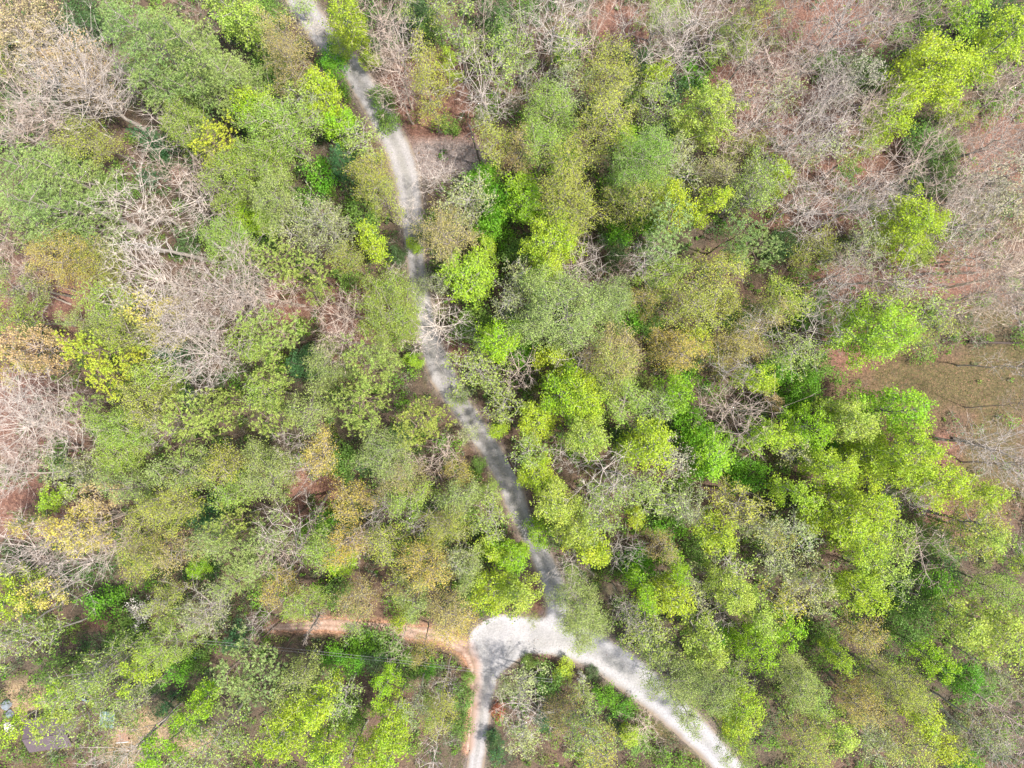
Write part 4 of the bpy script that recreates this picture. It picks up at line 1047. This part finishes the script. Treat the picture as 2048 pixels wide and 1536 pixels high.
# ------------------------------------------------------------------ dead wood
def plain(name, rgb, rough=0.6, metal=0.0, k=0.62, grain=None):
    m, nt, b = mat_new(name)
    c = tuple(lin(rgb) * k)
    tc = nt.nodes.new('ShaderNodeTexCoord')
    nz = noise(nt, grain or 6.0, 5, 0.7, tc.outputs['Object'])
    r = ramp(nt, [(0.3, tuple(x * 0.7 for x in c)), (0.7, tuple(min(x * 1.2, 0.9) for x in c))])
    nt.links.new(nz.outputs[0], r.inputs[0]); nt.links.new(r.outputs[0], b.inputs['Base Color'])
    b.inputs['Roughness'].default_value = rough; b.inputs['Metallic'].default_value = metal
    return m

def path_tube(pts, radii, n=8):
    pts = np.array(pts, float); radii = np.array(radii, float)
    d = np.gradient(pts, axis=0)
    _, u, v = basis(d)
    for i in range(1, len(u)):                      # keep the rings from twisting
        if u[i] @ u[i - 1] < 0: u[i] *= -1; v[i] *= -1
    a = np.arange(n) * 2 * np.pi / n
    V = (pts[:, None] + (u[:, None] * np.cos(a)[None, :, None] + v[:, None] * np.sin(a)[None, :, None]) * radii[:, None, None]).reshape(-1, 3)
    F_ = []
    for i in range(len(pts) - 1):
        for j in range(n):
            F_.append([i * n + j, i * n + (j + 1) % n, (i + 1) * n + (j + 1) % n, (i + 1) * n + j])
    return V, np.array(F_)

def dead_tree(name, label, bx, by, tx, ty, h, r, color, nb, seed, blen=1.0, start=0.35):
    """standing dead trunk whose foot and tip are seen at two photograph pixels"""
    g = np.random.default_rng(seed)
    b = px(bx, by, 0.5); t = px(tx, ty, h)
    root = bpy.data.objects.new(name, None); COL.objects.link(root)
    z0 = float(terrain(b[0], b[1])) - 0.1
    root.location = (b[0], b[1], z0)
    tag(root, label, 'dead tree')
    dv = np.array([t[0] - b[0], t[1] - b[1], h - z0])
    f = np.linspace(0, 1, 14)[:, None]
    pts = f * dv + np.column_stack([g.normal(0, 0.10, (14, 2)), np.zeros(14)]) * np.minimum(f * 3, 1)
    rr = r * (1 - f[:, 0]) ** 0.8 + 0.03; rr[0] *= 1.3
    V, Fq = path_tube(pts, rr)
    mc = lin(color) * 0.62
    link('trunk', new_mesh('trunk', V, Fq, 4, M_BARK, smooth=True), root, mc)
    Vs = []; Fs = []; off = 0
    for i in range(nb):
        f0 = g.uniform(start, 0.98); p = dv * f0; L = blen * (1.25 - f0) * g.uniform(0.6, 1.6) * 2.2
        a = g.uniform(0, 6.283); d = np.array([math.cos(a), math.sin(a), g.uniform(-0.1, 0.5)])
        q = [p]; 
        for s in range(5):
            d = d + g.normal(0, 0.16, 3); q.append(q[-1] + d / np.linalg.norm(d) * L / 5)
        V, Fq = path_tube(q, np.linspace(0.055, 0.015, 6) * (1 + (1 - f0)), 4)
        Vs.append(V); Fs.append(Fq + off); off += len(V)
        for s in range(2):
            st = q[g.integers(2, 5)]; d2 = d + g.normal(0, 0.6, 3); d2 /= np.linalg.norm(d2)
            V, Fq = path_tube([st, st + d2 * L * 0.2, st + d2 * L * 0.4 + [0, 0, 0.1]], [0.03, 0.022, 0.012], 3)
            Vs.append(V); Fs.append(Fq + off); off += len(V)
    tag(link('branches', new_mesh('branches', np.concatenate(Vs), np.concatenate(Fs), 4, M_BARK), root, mc * 1.05), kind='stuff')
    return root

dead_tree('dead_tree', 'pale grey dead tree with broken limbs among bare trees, left of the track', 425, 521, 245, 481, 24, 0.32, (222, 214, 204), 34, 1, 0.95, 0.45)
dead_tree('dead_tree', 'dark slender dead snag with forked top beside the gravel turnout', 963, 333, 934, 238, 17, 0.16, (120, 112, 106), 9, 2, 0.8, 0.62)
dead_tree('dead_tree', 'dead conifer with drooping bare branches hanging over the clay driveway', 672, 1166, 606, 1288, 21, 0.22, (165, 152, 138), 60, 3, 0.62, 0.5)
dead_tree('dead_tree', 'dead conifer with pale side branches above the clay driveway', 655, 985, 600, 1100, 18, 0.20, (178, 165, 150), 44, 4, 0.6, 0.35)
dead_tree('dead_tree', 'thick pale trunk showing below the big feathery pine at the left edge', 274, 458, 150, 400, 17, 0.50, (228, 220, 210), 16, 5, 0.9, 0.55)
dead_tree('dead_tree', 'grey trunk leaning over the ravine beside the pale leafing tree', 1434, 432, 1510, 392, 14, 0.24, (200, 192, 182), 6, 6, 0.6, 0.6)
dead_tree('dead_tree', 'smooth trunk slanting through the yard at the lower edge', 352, 1420, 268, 1500, 16, 0.20, (190, 182, 172), 14, 7, 0.7, 0.6)
dead_tree('dead_tree', 'slender pale pole-like trunk among lime trees below the driveway', 735, 1440, 690, 1530, 15, 0.15, (205, 198, 188), 8, 8, 0.5, 0.6)

def log(label, x0, y0, x1, y1, r, color, z=0.0, name='fallen_log', stubs=4, seed=0):
    g = np.random.default_rng(seed + 50)
    a = px(x0, y0); b = px(x1, y1)
    za = float(terrain(*a)) + r * 0.8; zb = float(terrain(*b)) + r * 0.8 + z
    f = np.linspace(0, 1, 9)[:, None]
    P0 = np.array([a[0], a[1], za]); P1 = np.array([b[0], b[1], zb])
    pts = P0 + (P1 - P0) * f + g.normal(0, 0.04, (9, 3))
    V, Fq = path_tube(pts - P0, r * (1 - 0.45 * f[:, 0]), 8)
    root = bpy.data.objects.new(name, None); COL.objects.link(root); root.location = P0
    tag(root, label, 'log')
    link('stem', new_mesh('stem', V, Fq, 4, M_BARK, smooth=True), root, lin(color) * 0.62)
    Vs = []; Fs = []; off = 0
    for i in range(stubs):
        q = (P1 - P0) * g.uniform(0.3, 0.95); d = g.normal(0, 1, 3); d[2] = abs(d[2]) + 0.3; d /= np.linalg.norm(d); L = g.uniform(0.5, 1.5)
        V, Fq = path_tube([q, q + d * L * 0.5, q + d * L + g.normal(0, 0.1, 3)], [r * 0.3, r * 0.2, 0.02], 4)
        Vs.append(V); Fs.append(Fq + off); off += len(V)
    if Vs: link('branch_stub', new_mesh('branch_stub', np.concatenate(Vs), np.concatenate(Fs), 4, M_BARK), root, lin(color) * 0.6)

log('reddish brown log lying in the dark gully right of the white bare tree', 1206, 574, 1214, 512, 0.20, (158, 112, 88), 0.3, stubs=3, seed=1)
log('thin brown log along the right rim of the lower track', 1014, 914, 1036, 954, 0.14, (120, 92, 74), stubs=2, seed=2)
log('long thin pale log sloping through the thicket between the golden oaks', 512, 1056, 604, 984, 0.14, (186, 170, 156), 0.4, stubs=3, seed=3)
log('short brown log resting on twigs left of the golden oaks', 632, 1004, 651, 987, 0.16, (150, 112, 92), 0.2, stubs=1, seed=4)
log('dark mossy log at the foot of the wide bare tree by the meadow', 1903, 875, 1975, 895, 0.30, (92, 82, 66), 0.6, stubs=4, seed=5)
log('grey log crossing the leaf-strewn ground right of the large lime tree', 1835, 548, 1960, 545, 0.22, (112, 100, 90), 0.5, stubs=5, seed=6)
log('thin red-brown pole lying among oaks left of the driveway bend', 320, 1093, 370, 1058, 0.12, (176, 120, 98), 0.3, stubs=1, seed=7)
log('dark thin log on red leaves right of the olive oak, left side', 210, 965, 250, 940, 0.13, (88, 80, 78), 0.3, stubs=2, seed=8)
log('dark log at the right edge above the brown meadow', 1940, 684, 2040, 686, 0.26, (98, 84, 76), 0.6, stubs=4, seed=9)
log('brown pole on bare earth below the oaks, left of the track', 824, 1046, 850, 1028, 0.09, (168, 124, 100), 0.1, stubs=1, seed=10)

# ------------------------------------------------------------------ overhead wires with their poles
def wires():
    M_wood = plain('pole_wood', (128, 112, 100), 0.9); M_wire = plain('wire', (190, 190, 188), 0.5, 0.2); M_pot = plain('insulator', (230, 228, 222), 0.3)
    def pole(p, label, hp, bracket):
        root = bpy.data.objects.new('utility_pole', None); COL.objects.link(root)
        z = float(terrain(*p)); root.location = (p[0], p[1], z); tag(root, label, 'utility pole')
        V, Fq = path_tube([(0, 0, -0.3), (0, 0, hp / 2), (0, 0, hp + 0.2)], [0.16, 0.14, 0.12], 10)
        link('post', new_mesh('post', V, Fq, 4, M_wood, smooth=True), root)
        for s in (-0.2, 0.2) if bracket else (0.0,):
            V, Fq = path_tube([(0, s, hp + 0.16), (0, s, hp + 0.24), (0, s, hp + 0.30), (0, s, hp + 0.44)], [0.07, 0.11, 0.06, 0.09], 8)
            link('insulator', new_mesh('insulator', V, Fq, 4, M_pot, smooth=True), root)
        if bracket:
            V, Fq = path_tube([(0, -0.32, hp + 0.1), (0, 0.32, hp + 0.1)], [0.06, 0.06], 4); link('crossarm', new_mesh('crossarm', V, Fq, 4, M_wood), root)
        return np.array([p[0], p[1], z + hp + 0.4])
    pole(px(843, 1207, 0), 'dark post with a white cap above the clay driveway, left of the road fork', 5.0, False)
    A = pole(px(372, 1240, 0), 'wooden utility pole under branches at the far end of the wires', 7.5, True)
    B = pole(px(1098, 1322, 0), 'wooden utility pole in the planted island of the road fork', 7.5, True)
    for s, lab in ((0.2, 'upper of two thin wires over the green strip below the clay driveway'), (-0.2, 'lower of two thin wires over the green strip below the clay driveway')):
        P = A + [0, s, 0]; Q = B + [0, s, 0]
        f = np.linspace(0, 1, 40)[:, None]
        pts = P + (Q - P) * f; pts[:, 2] -= 1.3 * 4 * f[:, 0] * (1 - f[:, 0]) * 0.8; pts[:, 1] += s * 3.2 * np.sin(np.pi * f[:, 0]) * 0
        o0 = pts[0].copy(); V, Fq = path_tube(pts - o0, np.full(40, 0.018), 5)
        o = link('power_line', new_mesh('power_line', V, Fq, 4, M_wire, smooth=True)); o.location = o0; tag(o, lab, 'cable')
wires()

# ------------------------------------------------------------------ the yard at the lower left
def box_mesh(name, sx, sy, sz, mat, bevel=0.02, shift=(0, 0, 0)):
    import bmesh
    bm = bmesh.new(); bmesh.ops.create_cube(bm, size=1.0)
    for v in bm.verts: v.co = Vector((v.co.x * sx + shift[0], v.co.y * sy + shift[1], v.co.z * sz + shift[2]))
    bmesh.ops.bevel(bm, geom=bm.edges[:], offset=bevel, segments=1, affect='EDGES')
    me = bpy.data.meshes.new(name); bm.to_mesh(me); bm.free(); me.materials.append(mat)
    return me

def empty(name, x, y, z, rot, label, cat):
    r = bpy.data.objects.new(name, None); COL.objects.link(r)
    r.location = (x, y, z); r.rotation_euler = (0, 0, rot); tag(r, label, cat)
    return r

def yard():
    # little shed with a brown-purple shingle roof, half hidden under the trees
    p = px(98, 1466, 2.5); z = float(terrain(*p))
    sh = empty('shed', p[0], p[1], z, math.radians(8), 'small shed with purplish brown shingle roof under trees in the lower left corner', 'shed')
    Mw = plain('shed_wall', (150, 135, 120), 0.8); Mr = plain('shingle', (124, 108, 112), 0.95, k=0.5, grain=9)
    wdt, dep, hw = 6.0, 4.2, 2.3
    link('wall', box_mesh('wall', wdt, dep, hw, Mw, 0.02, (0, 0, hw / 2)), sh)
    link('door', box_mesh('door', 0.9, 0.06, 1.9, plain('door_paint', (205, 200, 190)), 0.01, (-1.2, dep / 2 + 0.033, 1.0)), sh)
    roof = empty('roof', 0, 0, 0, 0, None, None); roof.parent = sh
    # two slopes and rows of shingles that stand proud of them
    rise = 1.1; run = dep / 2 + 0.35; sl = math.hypot(rise, run); ang = math.atan2(rise, run)
    rows = 9; cols = 16
    sme = box_mesh('shingle', (wdt + 0.6) / cols - 0.012, sl / rows + 0.06, 0.025, Mr, 0.004)
    for sgn in (1, -1):
        board = box_mesh('roof_board', wdt + 0.6, sl, 0.05, Mw, 0.005)
        o = link('roof_board', board, roof)
        o.location = (0, sgn * run / 2, hw + rise / 2 + 0.03); o.rotation_euler = (-sgn * ang, 0, 0)
        for i in range(rows):
            for j in range(cols):
                s = link('shingle', sme, roof)
                f = (i + 0.5) / rows
                s.location = (-(wdt + 0.6) / 2 + (j + 0.5) * (wdt + 0.6) / cols, sgn * run * (1 - f), hw + rise * f + 0.095 + rng.uniform(0, 0.006))
                s.rotation_euler = (-sgn * (ang - 0.03), 0, 0)
    V, Fq = path_tube([(-wdt / 2 - 0.3, 0, hw + rise + 0.10), (wdt / 2 + 0.3, 0, hw + rise + 0.10)], [0.09, 0.09], 6)
    link('ridge', new_mesh('ridge', V, Fq, 4, Mr), roof)
    # glasshouse with a white frame
    p = px(213, 1440, 1.0); z = float(terrain(*p))
    gh = empty('cold_frame', p[0], p[1], z, math.radians(-6), 'low greenish glass garden frame with white edges beside the shed', 'garden frame')
    Mg, nt, b = mat_new('green_glass'); b.inputs['Base Color'].default_value = (0.12, 0.19, 0.16, 1); b.inputs['Roughness'].default_value = 0.15; b.inputs['Alpha'].default_value = 0.85
    Mf = plain('white_frame', (238, 238, 232), 0.5)
    link('base', box_mesh('base', 2.2, 2.6, 0.6, plain('frame_boards', (130, 128, 112), 0.8), 0.02, (0, 0, 0.3)), gh)
    for i in range(3):
        o = link('pane', box_mesh('pane', 0.66, 2.4, 0.02, Mg, 0.003), gh); o.location = (-0.72 + i * 0.72, 0, 0.66)
    for i in range(4):
        o = link('bar', box_mesh('bar', 0.05, 2.6, 0.07, Mf, 0.005), gh); o.location = (-1.08 + i * 0.72, 0, 0.66)
    # deck boards and rail end
    p = px(246, 1466, 0.4); z = float(terrain(*p))
    dk = empty('deck', p[0], p[1], z, math.radians(5), 'weathered brown plank deck corner at the lower left', 'deck')
    Md = plain('deck_wood', (178, 142, 116), 0.8)
    pm = box_mesh('plank', 0.20, 2.4, 0.04, Md, 0.005)
    for i in range(8):
        o = link('plank', pm, dk); o.location = (-0.8 + i * 0.225, 0, 0.42 + rng.uniform(-0.005, 0.005))
    fm = box_mesh('joist', 2.0, 0.1, 0.36, Md, 0.005)
    for s in (-1, 1):
        o = link('joist', fm, dk); o.location = (0, s * 1.0, 0.21)
    o = link('rail', box_mesh('rail', 1.9, 0.12, 0.10, Mf, 0.01), dk); o.location = (0, -1.26, 0.52)
    # boulders
    def boulder(x, y, s, rgb, label, seed):
        import bmesh
        g = np.random.default_rng(seed)
        bm = bmesh.new(); bmesh.ops.create_icosphere(bm, subdivisions=3, radius=1)
        ph = g.uniform(0, 6, 9)
        for v in bm.verts:
            n_ = v.co.normalized()
            d = 1 + 0.14 * math.sin(3 * n_.x + ph[0]) + 0.12 * math.sin(4 * n_.y + ph[1]) + 0.08 * math.sin(7 * n_.z + 5 * n_.x + ph[2]) + 0.05 * math.sin(11 * n_.y + ph[3])
            v.co = Vector((n_.x * s[0] * d, n_.y * s[1] * d, n_.z * s[2] * d))
        me = bpy.data.meshes.new('boulder'); bm.to_mesh(me); bm.free(); me.materials.append(plain('stone', rgb, 0.9))
        q = px(x, y, 0.3); o = link('boulder', me); o.location = (q[0], q[1], float(terrain(*q)) + s[2] * 0.35); tag(o, label, 'rock')
    boulder(21, 1452, (0.8, 0.7, 0.6), (235, 228, 214), 'pale cream boulder at the left edge beside the shed', 1)
    boulder(15, 1408, (0.75, 0.8, 0.6), (150, 160, 168), 'blue-grey boulder at the left edge, upper of two', 2)
    boulder(20, 1427, (0.55, 0.7, 0.5), (138, 148, 156), 'blue-grey boulder at the left edge, lower of two', 3)
    # blue-grey crate under the branches
    q = px(170, 1397, 0.4); cr = empty('garden_bench', q[0], q[1], float(terrain(*q)), math.radians(-28), 'blue-grey slatted garden bench glimpsed between lime leaves in the yard', 'bench')
    Mb = plain('bench_paint', (142, 162, 180), 0.6); sm = box_mesh('slat', 1.5, 0.09, 0.03, Mb, 0.004)
    for i in range(4):
        o = link('slat', sm, cr); o.location = (0, -0.2 + i * 0.11, 0.45)
    for i in range(3):
        o = link('slat', sm, cr); o.location = (0, 0.27 + i * 0.03, 0.58 + i * 0.13); o.rotation_euler = (math.radians(75), 0, 0)
    lm = box_mesh('leg', 0.06, 0.5, 0.44, Mb, 0.005)
    for s in (-0.68, 0.68):
        o = link('leg', lm, cr); o.location = (s, 0, 0.22)
    # white tub, grey board and tan planks in the undergrowth
    q = px(393.5, 1309.5, 1.0); zt = float(terrain(*q)) + 0.9
    tb = empty('plastic_tub', q[0], q[1], zt, math.radians(38), 'small white oval plastic tub lying in the undergrowth below the dogwood', 'tub')
    Mt = plain('white_plastic', (246, 250, 255), 0.35, k=0.85)
    a = np.linspace(0, 2 * np.pi, 25)[:-1]
    ring = lambda sx, sy, z_: np.column_stack([np.cos(a) * sx, np.sin(a) * sy, np.full(24, z_)])
    rings = [ring(0.01, 0.005, 0.05), ring(0.38, 0.20, 0.05), ring(0.48, 0.29, 0.30), ring(0.53, 0.34, 0.31), ring(0.53, 0.34, 0.28), ring(0.42, 0.24, 0.0), ring(0.01, 0.005, 0.0)]
    V = np.concatenate(rings); Fq = [[i * 24 + j, i * 24 + (j + 1) % 24, (i + 1) * 24 + (j + 1) % 24, (i + 1) * 24 + j] for i in range(6) for j in range(24)]
    link('basin', new_mesh('basin', V, Fq, 4, Mt, smooth=True), tb)
    Vr, Fr = path_tube([(0, -0.30, 0.31), (0, -0.1, 0.36), (0, 0.1, 0.36), (0, 0.30, 0.31)], [0.03, 0.03, 0.03, 0.03], 6)
    link('handle', new_mesh('handle', Vr, Fr, 4, plain('grey_handle', (150, 165, 180), 0.5), smooth=True), tb)
    V, Fq = path_tube([(0, 0, -zt + float(terrain(*q))), (0, 0, 0.0)], [0.30, 0.26], 10)
    link('stand', new_mesh('stand', V, Fq, 4, plain('stump', (120, 104, 92), 0.9)), tb)
    def plank(x0, y0, x1, y1, w, rgb, label, zz=0.5):
        A = px(x0, y0, zz); B = px(x1, y1, zz); L = float(np.hypot(*(B - A))); c = (A + B) / 2
        o = link('loose_plank', box_mesh('loose_plank', L, w, 0.05, plain('plank_wood', rgb, 0.8, k=0.75), 0.006)); o.location = (c[0], c[1], float(terrain(*c)) + zz)
        o.rotation_euler = (0.05, 0.03, math.atan2(B[1] - A[1], B[0] - A[0])); tag(o, label, 'plank')
    plank(380, 1322, 390, 1319, 0.25, (215, 205, 200), 'short pale grey board just below the white plastic tub')
    plank(408.5, 1300, 408, 1318, 0.12, (206, 160, 124), 'upright tan plank right of the white plastic tub', 0.8)
    plank(412.5, 1302, 411.5, 1316, 0.11, (196, 158, 118), 'second tan plank, farther right of the white plastic tub', 0.7)
yard()
